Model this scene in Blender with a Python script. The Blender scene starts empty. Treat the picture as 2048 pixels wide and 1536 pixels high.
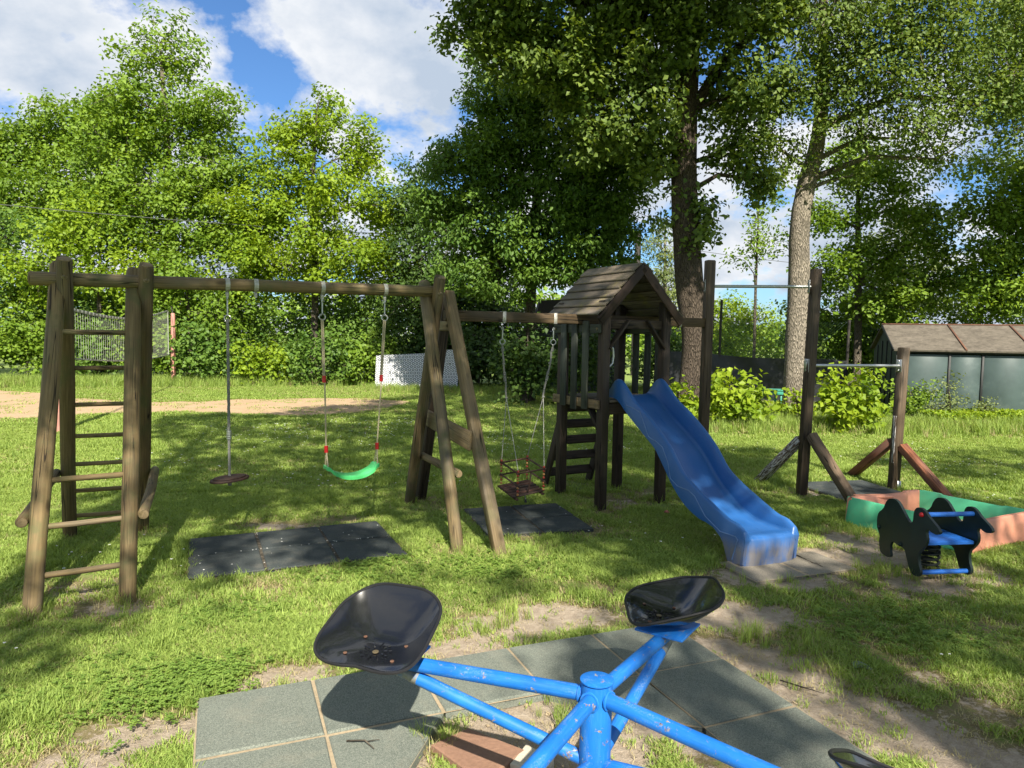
import bpy, math, random
import numpy as np
from mathutils import Vector, Matrix, noise as mnoise

random.seed(7)
RNG = np.random.default_rng(11)
SC = bpy.context.scene
COL = SC.collection
R = math.radians

# ------------------------------------------------------------------ camera
cam_d = bpy.data.cameras.new('camera')
cam = bpy.data.objects.new('camera', cam_d)
COL.objects.link(cam)
PITCH, ROLL, HEIGHT = R(4.0), R(0.9), 1.65
fw = Vector((0, math.cos(PITCH), -math.sin(PITCH)))
up0 = Vector((0, math.sin(PITCH), math.cos(PITCH)))
rt0 = Vector((1, 0, 0))
rt = rt0 * math.cos(ROLL) + up0 * math.sin(ROLL)
up = up0 * math.cos(ROLL) - rt0 * math.sin(ROLL)
cam.matrix_world = Matrix(((rt.x, up.x, -fw.x, 0), (rt.y, up.y, -fw.y, 0), (rt.z, up.z, -fw.z, HEIGHT), (0, 0, 0, 1)))
cam_d.sensor_width = 36
cam_d.lens = 36 * 1422 / 2048
cam_d.clip_start = 0.05
cam_d.clip_end = 600
SC.camera = cam

# ------------------------------------------------------------------ sky, sun, exposure
SUN_EL = R(41)
SUN_AZ = Vector((0.225, -0.974, 0)).normalized()          # towards the sun: behind the camera, a little right
sun_dir = (SUN_AZ * math.cos(SUN_EL) + Vector((0, 0, math.sin(SUN_EL)))).normalized()
world = bpy.data.worlds.new('World')
SC.world = world
world.use_nodes = True
wn, wl = world.node_tree.nodes, world.node_tree.links
wn.clear()
w_out = wn.new('ShaderNodeOutputWorld')
w_bg = wn.new('ShaderNodeBackground')
w_bg.inputs['Strength'].default_value = 0.065
w_sky = wn.new('ShaderNodeTexSky')
w_sky.sky_type = 'NISHITA'
w_sky.sun_disc = False
w_sky.sun_elevation = SUN_EL
w_sky.sun_rotation = math.atan2(SUN_AZ.x, SUN_AZ.y)
w_sky.air_density = 1.0
w_sky.dust_density = 0.6
w_sky.ozone_density = 2.0
# clouds: a fractal field laid on a plane overhead, so that it thins towards the horizon
w_tc = wn.new('ShaderNodeTexCoord')
w_sep = wn.new('ShaderNodeSeparateXYZ')
wl.new(w_tc.outputs['Generated'], w_sep.inputs[0])


def wmath(op, a, b=None):
    n = wn.new('ShaderNodeMath')
    n.operation = op
    for i, x in enumerate((a, b)):
        if x is None:
            continue
        if isinstance(x, (int, float)):
            n.inputs[i].default_value = x
        else:
            wl.new(x, n.inputs[i])
    return n.outputs[0]


w_z = wmath('ADD', wmath('MAXIMUM', w_sep.outputs[2], 0.0), 0.42)
w_cmb = wn.new('ShaderNodeCombineXYZ')
wl.new(wmath('DIVIDE', w_sep.outputs[0], w_z), w_cmb.inputs[0])
wl.new(wmath('DIVIDE', w_sep.outputs[1], w_z), w_cmb.inputs[1])
w_map = wn.new('ShaderNodeMapping')
w_map.inputs['Location'].default_value = (0.2, 3.1, 0.0)
wl.new(w_cmb.outputs[0], w_map.inputs[0])
w_n1 = wn.new('ShaderNodeTexNoise')
w_n1.inputs['Scale'].default_value = 2.5
w_n1.inputs['Detail'].default_value = 9
w_n1.inputs['Roughness'].default_value = 0.58
w_n1.inputs['Distortion'].default_value = 0.15
wl.new(w_map.outputs[0], w_n1.inputs['Vector'])
w_r1 = wn.new('ShaderNodeValToRGB')
w_r1.color_ramp.elements[0].position = 0.43
w_r1.color_ramp.elements[1].position = 0.50
wl.new(w_n1.outputs['Fac'], w_r1.inputs[0])
w_n2 = wn.new('ShaderNodeTexNoise')
w_n2.inputs['Scale'].default_value = 3.6
w_n2.inputs['Detail'].default_value = 7
w_n2.inputs['Roughness'].default_value = 0.58
w_map2 = wn.new('ShaderNodeMapping')
w_map2.inputs['Location'].default_value = (7.7, 2.2, 1.0)
wl.new(w_cmb.outputs[0], w_map2.inputs[0])
wl.new(w_map2.outputs[0], w_n2.inputs['Vector'])
w_r2 = wn.new('ShaderNodeValToRGB')
w_r2.color_ramp.elements[0].position = 0.41
w_r2.color_ramp.elements[0].color = (3.9, 4.6, 5.6, 1)
w_r2.color_ramp.elements[1].position = 0.58
w_r2.color_ramp.elements[1].color = (6.7, 6.9, 7.2, 1)
wl.new(wmath('SUBTRACT', wmath('ADD', wmath('MULTIPLY', w_n2.outputs['Fac'], 0.75), 0.42), wmath('MULTIPLY', w_n1.outputs['Fac'], 0.55)), w_r2.inputs[0])
w_mix = wn.new('ShaderNodeMix')
w_mix.data_type = 'RGBA'
wl.new(w_r1.outputs[0], w_mix.inputs[0])
w_tint = wn.new('ShaderNodeMix')
w_tint.data_type = 'RGBA'
w_tint.blend_type = 'MULTIPLY'
w_tint.inputs[0].default_value = 1.0
w_tint.inputs[7].default_value = (0.60, 0.88, 1.18, 1)
wl.new(w_sky.outputs[0], w_tint.inputs[6])
wl.new(w_tint.outputs[2], w_mix.inputs[6])
wl.new(w_r2.outputs[0], w_mix.inputs[7])
wl.new(w_mix.outputs[2], w_bg.inputs[0])
wl.new(w_bg.outputs[0], w_out.inputs[0])

sun_d = bpy.data.lights.new('sun', 'SUN')
sun_d.energy = 5.0
sun_d.angle = R(0.55)
sun_d.color = (1.0, 0.93, 0.80)
sun = bpy.data.objects.new('sun', sun_d)
COL.objects.link(sun)
sun.rotation_euler = sun_dir.to_track_quat('Z', 'Y').to_euler()

SC.view_settings.view_transform = 'Standard'
SC.view_settings.look = 'None'
SC.view_settings.gamma = 1
SC.view_settings.exposure = 1.08
SC.view_settings.use_curve_mapping = False
SC.render.engine = 'CYCLES'
SC.cycles.max_bounces = 8
SC.cycles.diffuse_bounces = 4
SC.cycles.transmission_bounces = 4
SC.cycles.transparent_max_bounces = 8


# ------------------------------------------------------------------ design helper: photo pixel -> point on the ground plane
def ray(X, Y):
    a, b = X - 1024, Y - 768
    u = a * math.cos(ROLL) + b * math.sin(ROLL)
    w = -a * math.sin(ROLL) + b * math.cos(ROLL)
    c, s = math.cos(PITCH), math.sin(PITCH)
    return np.array([u, 1422 * c - w * s, -1422 * s - w * c]) / 1422


def ground_at(X, Y):
    d = ray(X, Y)
    t = -HEIGHT / d[2]
    return (d[0] * t, d[1] * t)


# ------------------------------------------------------------------ materials
MATS = {}


class NT:
    """a small node-tree writer"""

    def __init__(self, name):
        m = bpy.data.materials.new(name)
        m.use_nodes = True
        self.m, self.t = m, m.node_tree
        self.t.nodes.clear()
        self.out = self.t.nodes.new('ShaderNodeOutputMaterial')

    def n(self, typ, ins=None, **props):
        nd = self.t.nodes.new(typ)
        for k, v in props.items():
            setattr(nd, k, v)
        for k, v in (ins or {}).items():
            if hasattr(v, 'is_linked') or isinstance(v, bpy.types.NodeSocket):
                self.t.links.new(v, nd.inputs[k])
            else:
                nd.inputs[k].default_value = v
        return nd

    def attr(self, name):
        return self.n('ShaderNodeAttribute', attribute_name=name)

    def noise(self, vec, scale, detail=4, rough=0.55, dist=0.0):
        return self.n('ShaderNodeTexNoise', {'Vector': vec, 'Scale': scale, 'Detail': detail, 'Roughness': rough, 'Distortion': dist}).outputs['Fac']

    def mapping(self, vec, scale, loc=(0, 0, 0)):
        return self.n('ShaderNodeMapping', {'Vector': vec, 'Scale': scale, 'Location': loc}).outputs[0]

    def ramp(self, fac, stops, interp='LINEAR'):
        r = self.n('ShaderNodeValToRGB', {'Fac': fac})
        el = r.color_ramp.elements
        r.color_ramp.interpolation = interp
        while len(el) < len(stops):
            el.new(0.5)
        for e, (p, c) in zip(el, stops):
            e.position = p
            e.color = (*c, 1) if len(c) == 3 else c
        return r.outputs['Color']

    def rampf(self, fac, a, b):
        return self.n('ShaderNodeMapRange', {'Value': fac, 'From Min': a, 'From Max': b}, clamp=True).outputs[0]

    def mix(self, fac, a, b, blend='MIX'):
        x = self.n('ShaderNodeMix', data_type='RGBA', blend_type=blend)
        for i, v in ((0, fac), (6, a), (7, b)):
            if isinstance(v, bpy.types.NodeSocket):
                self.t.links.new(v, x.inputs[i])
            elif i == 0:
                x.inputs[0].default_value = v
            else:
                x.inputs[i].default_value = (*v, 1)
        return x.outputs[2]

    def math(self, op, a, b=0.0):
        x = self.n('ShaderNodeMath', operation=op)
        for i, v in enumerate((a, b)):
            if isinstance(v, bpy.types.NodeSocket):
                self.t.links.new(v, x.inputs[i])
            else:
                x.inputs[i].default_value = v
        return x.outputs[0]

    def bump(self, h, strength, dist):
        return self.n('ShaderNodeBump', {'Height': h, 'Strength': strength, 'Distance': dist}).outputs[0]

    def bsdf(self, color, rough=0.6, normal=None, metallic=0.0, spec=0.5, coat=0.0):
        ins = {'Roughness': rough, 'Metallic': metallic, 'Specular IOR Level': spec, 'Coat Weight': coat}
        ins['Base Color'] = color if isinstance(color, bpy.types.NodeSocket) else (*color, 1)
        if normal is not None:
            ins['Normal'] = normal
        return self.n('ShaderNodeBsdfPrincipled', ins).outputs[0]

    def done(self, shader):
        self.t.links.new(shader, self.out.inputs[0])
        return self.m


def wood(name, dark, mid, light, rough=0.75, knots=True, gsc=1.0, coarse=0.9, moss=None):
    t = NT(name)
    g = t.attr('grain').outputs['Vector']
    fine = t.noise(t.mapping(g, (3.0 * gsc, 90, 90)), 1.0, 4, 0.6, 0.4)
    broad = t.noise(t.mapping(g, (1.1, 9, 9)), 1.0, 4, 0.6, 0.8)
    c = t.ramp(t.math('ADD', t.math('MULTIPLY', fine, 0.55), t.math('MULTIPLY', broad, 0.45)),
               [(0.28, dark), (0.52, mid), (0.75, light)])
    crack = t.noise(t.mapping(g, (1.0, 30, 30), (3, 1, 5)), 1.0, 2, 0.45, 0.25)
    cm = t.math('MULTIPLY', t.rampf(t.math('ABSOLUTE', t.math('SUBTRACT', crack, 0.5)), 0.022, 0.008), t.rampf(t.noise(t.mapping(g, (1.6, 6, 6), (9, 2, 1)), 1.0, 2), 0.44, 0.56))
    kv = t.n('ShaderNodeTexVoronoi', {'Vector': t.mapping(g, (3.2, 7, 7)), 'Scale': 1.0}).outputs['Distance']
    km = t.rampf(kv, 0.16, 0.07)
    c = t.mix(t.math('MULTIPLY', km, 0.75), c, tuple(x * 0.8 for x in dark))
    grey = t.rampf(t.noise(t.mapping(g, (0.9, 5, 5), (2, 7, 3)), 1.0, 4, 0.65), 0.48, 0.68)
    lum = (mid[0] + mid[1] + mid[2]) / 3
    c = t.mix(t.math('MULTIPLY', grey, 0.5), c, (lum * 1.05, lum * 1.0, lum * 0.92))
    c = t.mix(cm, c, tuple(x * 0.35 for x in dark))
    if moss:
        pos = t.n('ShaderNodeNewGeometry').outputs['Position']
        mm = t.rampf(t.noise(pos, 5.0, 5, 0.65), 0.50, 0.66)
        c = t.mix(t.math('MULTIPLY', mm, 0.75), c, moss)
    rnd = t.n('ShaderNodeObjectInfo').outputs['Random']
    c = t.mix(1.0, c, t.ramp(rnd, [(0.0, (0.72, 0.70, 0.66)), (0.5, (1.0, 1.0, 1.0)), (1.0, (1.25, 1.22, 1.12))]), 'MULTIPLY')
    h = t.math('SUBTRACT', t.math('ADD', t.math('MULTIPLY', fine, 0.5), broad), t.math('MULTIPLY', cm, 0.8))
    return t.done(t.bsdf(c, rough, t.bump(h, 0.55, 0.006), spec=0.3))


def plain(name, col, rough=0.5, metallic=0.0, var=0.25, scale=18, bump=0.15, spec=0.5, coat=0.0, dirt=None, dirt_amt=0.5, dirt_lo=0.55):
    t = NT(name)
    pos = t.n('ShaderNodeTexCoord').outputs['Object']
    nz = t.noise(pos, scale, 5, 0.6)
    c = t.ramp(nz, [(0.25, tuple(x * (1 - var) for x in col)), (0.75, tuple(min(1, x * (1 + var)) for x in col))])
    if dirt:
        dm = t.rampf(t.noise(pos, scale * 0.45, 8, 0.7), dirt_lo, dirt_lo + 0.16)
        c = t.mix(t.math('MULTIPLY', dm, dirt_amt), c, dirt)
    rr = t.n('ShaderNodeMapRange', {'Value': nz, 'To Min': max(0, rough - 0.08), 'To Max': min(1, rough + 0.1)}).outputs[0]
    return t.done(t.bsdf(c, rr, t.bump(nz, bump, 0.004), metallic, spec, coat))


def leaf_mat(name, c_dark, c_light, trans=0.38, rough=0.5, inst=False):
    t = NT(name)
    hue = t.attr('hue').outputs['Fac']
    if inst:
        rnd = t.n('ShaderNodeObjectInfo').outputs['Random']
        hue = t.math('ADD', t.math('MULTIPLY', hue, 0.6), t.math('MULTIPLY', rnd, 0.4))
    c = t.ramp(hue, [(0.0, c_dark), (1.0, c_light)])
    ct = t.mix(1.0, c, (1.25, 1.15, 0.45), 'MULTIPLY')
    a = t.bsdf(c, rough, spec=0.28)
    b = t.n('ShaderNodeBsdfTranslucent', {'Color': ct}).outputs[0]
    return t.done(t.n('ShaderNodeMixShader', {0: trans, 1: a, 2: b}).outputs[0])


def bark(name, dark, light, sc=1.0):
    t = NT(name)
    g = t.attr('grain').outputs['Vector']
    v = t.n('ShaderNodeTexVoronoi', {'Vector': t.mapping(g, (5 * sc, 26 * sc, 26 * sc)), 'Scale': 1.0}, feature='DISTANCE_TO_EDGE').outputs['Distance']
    f = t.noise(t.mapping(g, (6 * sc, 30 * sc, 30 * sc)), 1.0, 6, 0.7, 0.6)
    h = t.math('ADD', t.rampf(v, 0.0, 0.25), f)
    big = t.noise(g, 1.3, 3)
    c = t.ramp(h, [(0.45, dark), (1.35, light)])
    c = t.mix(t.math('MULTIPLY', t.rampf(big, 0.45, 0.7), 0.4), c, tuple(x * 0.6 for x in dark))
    return t.done(t.bsdf(c, 0.9, t.bump(h, 0.9, 0.03), spec=0.2))


M = {}
M['log'] = wood('weathered_log_wood', (0.060, 0.040, 0.020), (0.165, 0.118, 0.056), (0.30, 0.225, 0.115), moss=(0.10, 0.105, 0.045))
M['cut'] = plain('weathered_end_grain', (0.19, 0.138, 0.072), 0.85, var=0.35, scale=70, bump=0.5, dirt=(0.12, 0.085, 0.045), dirt_amt=0.7)
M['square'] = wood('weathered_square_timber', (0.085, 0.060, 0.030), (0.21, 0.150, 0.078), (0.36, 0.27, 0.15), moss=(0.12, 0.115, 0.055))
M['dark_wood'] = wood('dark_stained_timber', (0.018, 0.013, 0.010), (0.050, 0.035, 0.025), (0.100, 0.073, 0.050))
M['slat'] = wood('grey_green_slat_timber', (0.022, 0.027, 0.022), (0.054, 0.063, 0.052), (0.100, 0.110, 0.092))
M['beam'] = wood('brown_beam_timber', (0.050, 0.033, 0.018), (0.115, 0.078, 0.042), (0.19, 0.135, 0.075))
M['shingle'] = wood('grey_brown_roof_board', (0.068, 0.054, 0.042), (0.150, 0.122, 0.095), (0.250, 0.210, 0.165), moss=(0.18, 0.155, 0.060))
M['barge'] = wood('dark_brown_bargeboard', (0.018, 0.011, 0.009), (0.040, 0.025, 0.020), (0.068, 0.045, 0.036))
M['post'] = wood('grey_brown_post_timber', (0.030, 0.021, 0.014), (0.082, 0.058, 0.038), (0.155, 0.112, 0.075))
M['red_wood'] = wood('reddish_brown_brace_timber', (0.085, 0.028, 0.015), (0.185, 0.070, 0.038), (0.29, 0.125, 0.072))
M['brace_wood'] = wood('brown_brace_timber', (0.070, 0.048, 0.030), (0.155, 0.108, 0.070), (0.25, 0.18, 0.12))


def peeling(name, base_mid, lo):
    """timber with a white peeling coat"""
    t = NT(name)
    g = t.attr('grain').outputs['Vector']
    fine = t.noise(t.mapping(g, (3, 90, 90)), 1.0, 4, 0.6, 0.4)
    c = t.ramp(fine, [(0.3, tuple(x * 0.5 for x in base_mid)), (0.7, tuple(x * 1.6 for x in base_mid))])
    p = t.noise(t.mapping(g, (7, 55, 55)), 1.0, 6, 0.7, 1.2)
    pm = t.rampf(p, lo, lo + 0.05)
    c = t.mix(pm, c, (0.56, 0.55, 0.54))
    return t.done(t.bsdf(c, 0.8, t.bump(t.math('ADD', fine, pm), 0.5, 0.004), spec=0.3))


M['peel'] = peeling('peeling_white_timber', (0.09, 0.062, 0.042), 0.49)
M['disc'] = wood('red_brown_seat_wood', (0.018, 0.009, 0.006), (0.042, 0.020, 0.013), (0.078, 0.038, 0.025))
M['steel'] = plain('galvanised_steel', (0.45, 0.46, 0.46), 0.38, 0.85, 0.2, 40)
M['strap'] = plain('pale_zinc_strap', (0.42, 0.41, 0.37), 0.5, 0.5, 0.25, 60)
M['rope'] = plain('grey_braided_rope', (0.185, 0.185, 0.17), 0.9, 0, 0.35, 160, 0.6)
M['rope_tan'] = plain('tan_rope', (0.36, 0.31, 0.20), 0.9, 0, 0.3, 160, 0.6)
M['cord'] = plain('thin_pale_cord', (0.34, 0.34, 0.30), 0.9, 0, 0.3, 160, 0.6)
M['red_plastic'] = plain('red_plastic', (0.50, 0.012, 0.018), 0.35)
M['green_plastic'] = plain('bright_green_plastic', (0.075, 0.52, 0.155), 0.35, var=0.1, spec=0.5)
M['bead_red'] = plain('red_bead', (0.32, 0.045, 0.025), 0.4)
M['bead_yellow'] = plain('yellow_bead', (0.46, 0.22, 0.07), 0.4)
M['toddler'] = wood('dull_red_brown_seat_slat', (0.030, 0.015, 0.012), (0.085, 0.045, 0.034), (0.14, 0.080, 0.062))
def slide_mat():
    """blue moulded plastic: rubbed along the run, grimy low down on the foot"""
    t = NT('blue_slide_plastic')
    pos = t.n('ShaderNodeNewGeometry').outputs['Position']
    rot = t.n('ShaderNodeMapping', {'Vector': pos, 'Rotation': (0, 0, R(-22.5))}).outputs[0]
    scuff = t.noise(t.mapping(rot, (60, 3.0, 3.0)), 1.0, 6, 0.7)
    fine = t.noise(pos, 220, 3, 0.6)
    c = t.ramp(t.noise(pos, 2.5, 3), [(0.3, (0.018, 0.098, 0.30)), (0.7, (0.022, 0.110, 0.33))])
    c = t.mix(t.math('MULTIPLY', t.rampf(scuff, 0.52, 0.75), 0.35), c, (0.10, 0.17, 0.34))
    c = t.mix(t.math('MULTIPLY', t.rampf(fine, 0.55, 0.75), 0.18), c, (0.16, 0.22, 0.36))
    sep = t.n('ShaderNodeSeparateXYZ', {'Vector': pos}).outputs[2]
    low = t.math('MULTIPLY', t.rampf(sep, 0.21, 0.10), t.rampf(t.noise(t.mapping(pos, (14, 14, 3)), 1.0, 6, 0.7), 0.30, 0.58))
    c = t.mix(t.math('MULTIPLY', low, 0.8), c, (0.20, 0.175, 0.14))
    rough = t.n('ShaderNodeMapRange', {'Value': scuff, 'From Min': 0.3, 'From Max': 0.75, 'To Min': 0.24, 'To Max': 0.50}).outputs[0]
    return t.done(t.bsdf(c, rough, t.bump(t.math('ADD', fine, scuff), 0.06, 0.003), spec=0.45))


M['slide'] = slide_mat()
M['slide_line'] = plain('pale_blue_seam', (0.13, 0.22, 0.42), 0.5)
M['sand_green'] = plain('mint_green_sandbox_plastic', (0.075, 0.40, 0.215), 0.5, var=0.14, scale=7, dirt=(0.22, 0.25, 0.14), dirt_amt=0.45)
M['sand_pink'] = plain('salmon_sandbox_plastic', (0.60, 0.255, 0.165), 0.5, var=0.14, scale=7, dirt=(0.34, 0.17, 0.09), dirt_amt=0.5)
M['camel'] = plain('dark_green_panel_board', (0.0065, 0.018, 0.015), 0.45, var=0.3, scale=14, dirt=(0.03, 0.04, 0.035), dirt_amt=0.3)
M['rider_blue'] = plain('bright_blue_rider_paint', (0.020, 0.130, 0.50), 0.4, var=0.2, scale=20)
M['spring'] = plain('dark_spring_steel', (0.02, 0.025, 0.022), 0.5, 0.4)


def blue_paint():
    t = NT('worn_blue_paint')
    pos = t.n('ShaderNodeTexCoord').outputs['Object']
    g = t.attr('grain').outputs['Vector']
    n1 = t.noise(pos, 30, 9, 0.72, 0.4)
    n2 = t.noise(pos, 5, 4, 0.6)
    c = t.ramp(n2, [(0.3, (0.006, 0.105, 0.42)), (0.7, (0.014, 0.175, 0.60))])
    brush = t.noise(t.mapping(g, (9, 120, 120)), 1.0, 4, 0.6)
    c = t.mix(t.math('MULTIPLY', t.rampf(brush, 0.5, 0.75), 0.35), c, (0.05, 0.25, 0.62))
    rub = t.math('MULTIPLY', t.rampf(t.noise(t.mapping(g, (4, 30, 30)), 1.0, 7, 0.7), 0.54, 0.72), t.rampf(t.noise(pos, 160, 4, 0.7), 0.42, 0.62))
    c = t.mix(t.math('MULTIPLY', rub, 0.75), c, (0.24, 0.35, 0.48))
    worn = t.rampf(n1, 0.605, 0.628)
    c = t.mix(worn, c, t.ramp(t.noise(pos, 120, 3), [(0.35, (0.10, 0.06, 0.035)), (0.5, (0.25, 0.19, 0.13)), (0.65, (0.33, 0.36, 0.38))]))
    rough = t.n('ShaderNodeMapRange', {'Value': n1, 'To Min': 0.32, 'To Max': 0.62}).outputs[0]
    h = t.math('ADD', t.math('SUBTRACT', t.math('MULTIPLY', n1, 0.6), worn), t.math('MULTIPLY', brush, 0.3))
    return t.done(t.bsdf(c, rough, t.bump(h, 0.4, 0.003), spec=0.4))


M['blue'] = blue_paint()
M['worn_strut'] = plain('bare_worn_steel', (0.20, 0.20, 0.18), 0.55, 0.3, 0.4, 40, dirt=(0.05, 0.14, 0.34), dirt_amt=0.8, dirt_lo=0.5)


def black_pan():
    t = NT('glossy_black_enamel')
    pos = t.n('ShaderNodeTexCoord').outputs['Object']
    scr = t.rampf(t.noise(t.mapping(pos, (14, 60, 30)), 1.0, 6, 0.75, 1.5), 0.66, 0.74)
    c = t.mix(t.math('MULTIPLY', scr, 0.25), (0.0065, 0.007, 0.009), (0.10, 0.10, 0.11))
    nz = t.noise(pos, 9, 5, 0.6)
    rough = t.n('ShaderNodeMapRange', {'Value': nz, 'To Min': 0.10, 'To Max': 0.32}).outputs[0]
    return t.done(t.bsdf(c, rough, t.bump(nz, 0.05, 0.004), spec=0.6, coat=0.4))


M['pan'] = black_pan()
M['pan_rim'] = plain('matt_black_rim', (0.014, 0.014, 0.016), 0.5, var=0.3, spec=0.3)
M['rust'] = plain('rusty_bolt', (0.13, 0.065, 0.040), 0.8, 0.2, 0.4, 90, dirt=(0.25, 0.20, 0.15), dirt_amt=0.7)
M['bolt'] = plain('dull_bolt', (0.17, 0.135, 0.08), 0.6, 0.5, 0.3, 80)


def rubber(name, col, speck):
    t = NT(name)
    pos = t.n('ShaderNodeNewGeometry').outputs['Position']
    big = t.noise(pos, 2.2, 5, 0.6)
    c = t.ramp(big, [(0.3, tuple(x * 0.82 for x in col)), (0.7, tuple(x * 1.14 for x in col))])
    sp = t.n('ShaderNodeTexVoronoi', {'Vector': pos, 'Scale': 330.0}).outputs['Color']
    lum = t.n('ShaderNodeRGBToBW', {'Color': sp}).outputs[0]
    c = t.mix(0.5, c, t.ramp(lum, [(0.15, tuple(x * 0.45 for x in col)), (0.5, col), (0.85, speck)]))
    dust = t.rampf(t.noise(pos, 6, 7, 0.7), 0.52, 0.72)
    c = t.mix(t.math('MULTIPLY', dust, 0.22), c, (0.33, 0.29, 0.22))
    return t.done(t.bsdf(c, 0.9, t.bump(t.math('ADD', lum, t.noise(pos, 190, 3)), 0.5, 0.004), spec=0.25))


M['tile'] = rubber('grey_green_rubber', (0.150, 0.168, 0.142), (0.30, 0.31, 0.26))
M['tile_dark'] = rubber('dark_blue_green_rubber', (0.050, 0.060, 0.060), (0.10, 0.11, 0.108))
M['tile_dusty'] = rubber('dusty_grey_slab', (0.23, 0.205, 0.165), (0.36, 0.32, 0.26))


def gritty(name, col, var=0.35, scale=60, bump=0.6):
    t = NT(name)
    pos = t.n('ShaderNodeNewGeometry').outputs['Position']
    a = t.noise(pos, scale, 6, 0.7)
    b = t.noise(pos, 4, 5, 0.65)
    c = t.ramp(t.math('ADD', t.math('MULTIPLY', a, 0.5), t.math('MULTIPLY', b, 0.5)),
               [(0.3, tuple(x * (1 - var) for x in col)), (0.7, tuple(min(1, x * (1 + var)) for x in col))])
    return t.done(t.bsdf(c, 0.95, t.bump(a, bump, 0.008), spec=0.2))


M['seam'] = gritty('sandy_joint_fill', (0.34, 0.27, 0.18))
M['court'] = gritty('orange_sand', (0.40, 0.285, 0.175), 0.25, 30)
M['concrete'] = gritty('pale_stained_concrete', (0.40, 0.36, 0.31), 0.35, 35)
M['brick'] = gritty('red_brown_paving', (0.25, 0.145, 0.098), 0.25, 50)
M['brick_pale'] = gritty('cream_paving', (0.52, 0.46, 0.36), 0.2, 50)


def ground_mat():
    t = NT('lawn_soil')
    pos = t.n('ShaderNodeNewGeometry').outputs['Position']
    bare = t.attr('bare').outputs['Fac']
    n1 = t.noise(pos, 3.0, 7, 0.68)
    n2 = t.noise(pos, 26, 7, 0.72)
    n3 = t.noise(pos, 150, 5, 0.7)
    green = t.ramp(n2, [(0.28, (0.100, 0.155, 0.032)), (0.52, (0.205, 0.275, 0.068)), (0.76, (0.34, 0.37, 0.130))])
    soil = t.ramp(t.math('ADD', t.math('MULTIPLY', n2, 0.6), t.math('MULTIPLY', n3, 0.4)),
                  [(0.30, (0.205, 0.162, 0.120)), (0.52, (0.375, 0.305, 0.235)), (0.72, (0.53, 0.455, 0.370))])
    straw = t.ramp(n3, [(0.3, (0.115, 0.092, 0.045)), (0.7, (0.29, 0.24, 0.125))])
    k = t.math('ADD', bare, t.math('MULTIPLY', t.math('SUBTRACT', t.math('ADD', t.math('MULTIPLY', n1, 0.45), t.math('MULTIPLY', n2, 0.55)), 0.5), 1.7))
    c = t.mix(t.rampf(k, 0.16, 0.40), green, straw)
    c = t.mix(t.rampf(k, 0.45, 0.55), c, soil)
    peb = t.n('ShaderNodeTexVoronoi', {'Vector': pos, 'Scale': 55.0}).outputs['Distance']
    pm = t.math('MULTIPLY', t.rampf(peb, 0.22, 0.12), t.rampf(k, 0.5, 0.8))
    c = t.mix(t.math('MULTIPLY', pm, 0.35), c, (0.42, 0.38, 0.33))
    h = t.math('ADD', t.math('ADD', n2, t.math('MULTIPLY', n3, 0.5)), t.math('MULTIPLY', pm, 0.3))
    return t.done(t.bsdf(c, 0.95, t.bump(h, 0.8, 0.02), spec=0.15))


M['ground'] = ground_mat()
M['leaf_bright'] = leaf_mat('yellow_green_leaf', (0.112, 0.205, 0.012), (0.310, 0.420, 0.030), 0.42)
M['leaf_mid'] = leaf_mat('fresh_green_leaf', (0.082, 0.165, 0.014), (0.240, 0.355, 0.038), 0.40)
M['leaf_cool'] = leaf_mat('deep_green_leaf', (0.052, 0.120, 0.018), (0.175, 0.285, 0.046), 0.38)
M['leaf_shaded'] = leaf_mat('shade_darkened_leaf', (0.026, 0.062, 0.013), (0.090, 0.155, 0.028), 0.32)  # darker leaf copy: shade under the big crowns is put into the colour
M['leaf_lime'] = leaf_mat('lime_tree_leaf', (0.042, 0.092, 0.016), (0.215, 0.290, 0.060), 0.38)
M['leaf_pale'] = leaf_mat('pale_grey_green_leaf', (0.110, 0.155, 0.050), (0.250, 0.300, 0.110), 0.36)
M['leaf_bush'] = leaf_mat('bright_sprout_leaf', (0.120, 0.215, 0.012), (0.330, 0.430, 0.032), 0.42)
M['grass'] = leaf_mat('green_grass_blade', (0.135, 0.225, 0.036), (0.440, 0.555, 0.140), 0.40, 0.6, True)
M['straw'] = leaf_mat('straw_blade', (0.22, 0.180, 0.080), (0.52, 0.45, 0.24), 0.25, 0.7, True)
M['clover'] = leaf_mat('clover_leaf', (0.120, 0.215, 0.036), (0.280, 0.400, 0.085), 0.35, 0.55, True)
M['petal'] = plain('white_petal', (0.75, 0.74, 0.70), 0.7)
M['bark_dark'] = bark('dark_furrowed_bark', (0.022, 0.016, 0.012), (0.125, 0.098, 0.074), 1.7)
M['bark_pale'] = bark('pale_grey_bark', (0.095, 0.080, 0.062), (0.37, 0.32, 0.255), 1.8)
M['bark_thin'] = bark('thin_brown_bark', (0.050, 0.042, 0.032), (0.17, 0.145, 0.11), 1.6)
M['net_white'] = plain('white_netting', (0.34, 0.34, 0.31), 0.8)
M['net_post'] = plain('faded_red_post_paint', (0.42, 0.19, 0.15), 0.65, var=0.22, scale=6, dirt=(0.33, 0.20, 0.13), dirt_amt=0.6)
M['pole'] = plain('dark_pole', (0.04, 0.035, 0.03), 0.8)
M['cable'] = plain('grey_cable', (0.07, 0.075, 0.07), 0.6)
M['tarp'] = plain('black_windscreen_fabric', (0.022, 0.023, 0.026), 0.42, var=0.3, scale=8, bump=0.3, spec=0.5)
M['chain'] = plain('green_wire_mesh', (0.12, 0.20, 0.13), 0.6)
M['shed_wall'] = plain('dark_green_grey_sheet', (0.056, 0.083, 0.080), 0.42, var=0.18, scale=3, bump=0.06, dirt=(0.16, 0.20, 0.19), dirt_amt=0.4)
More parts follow.
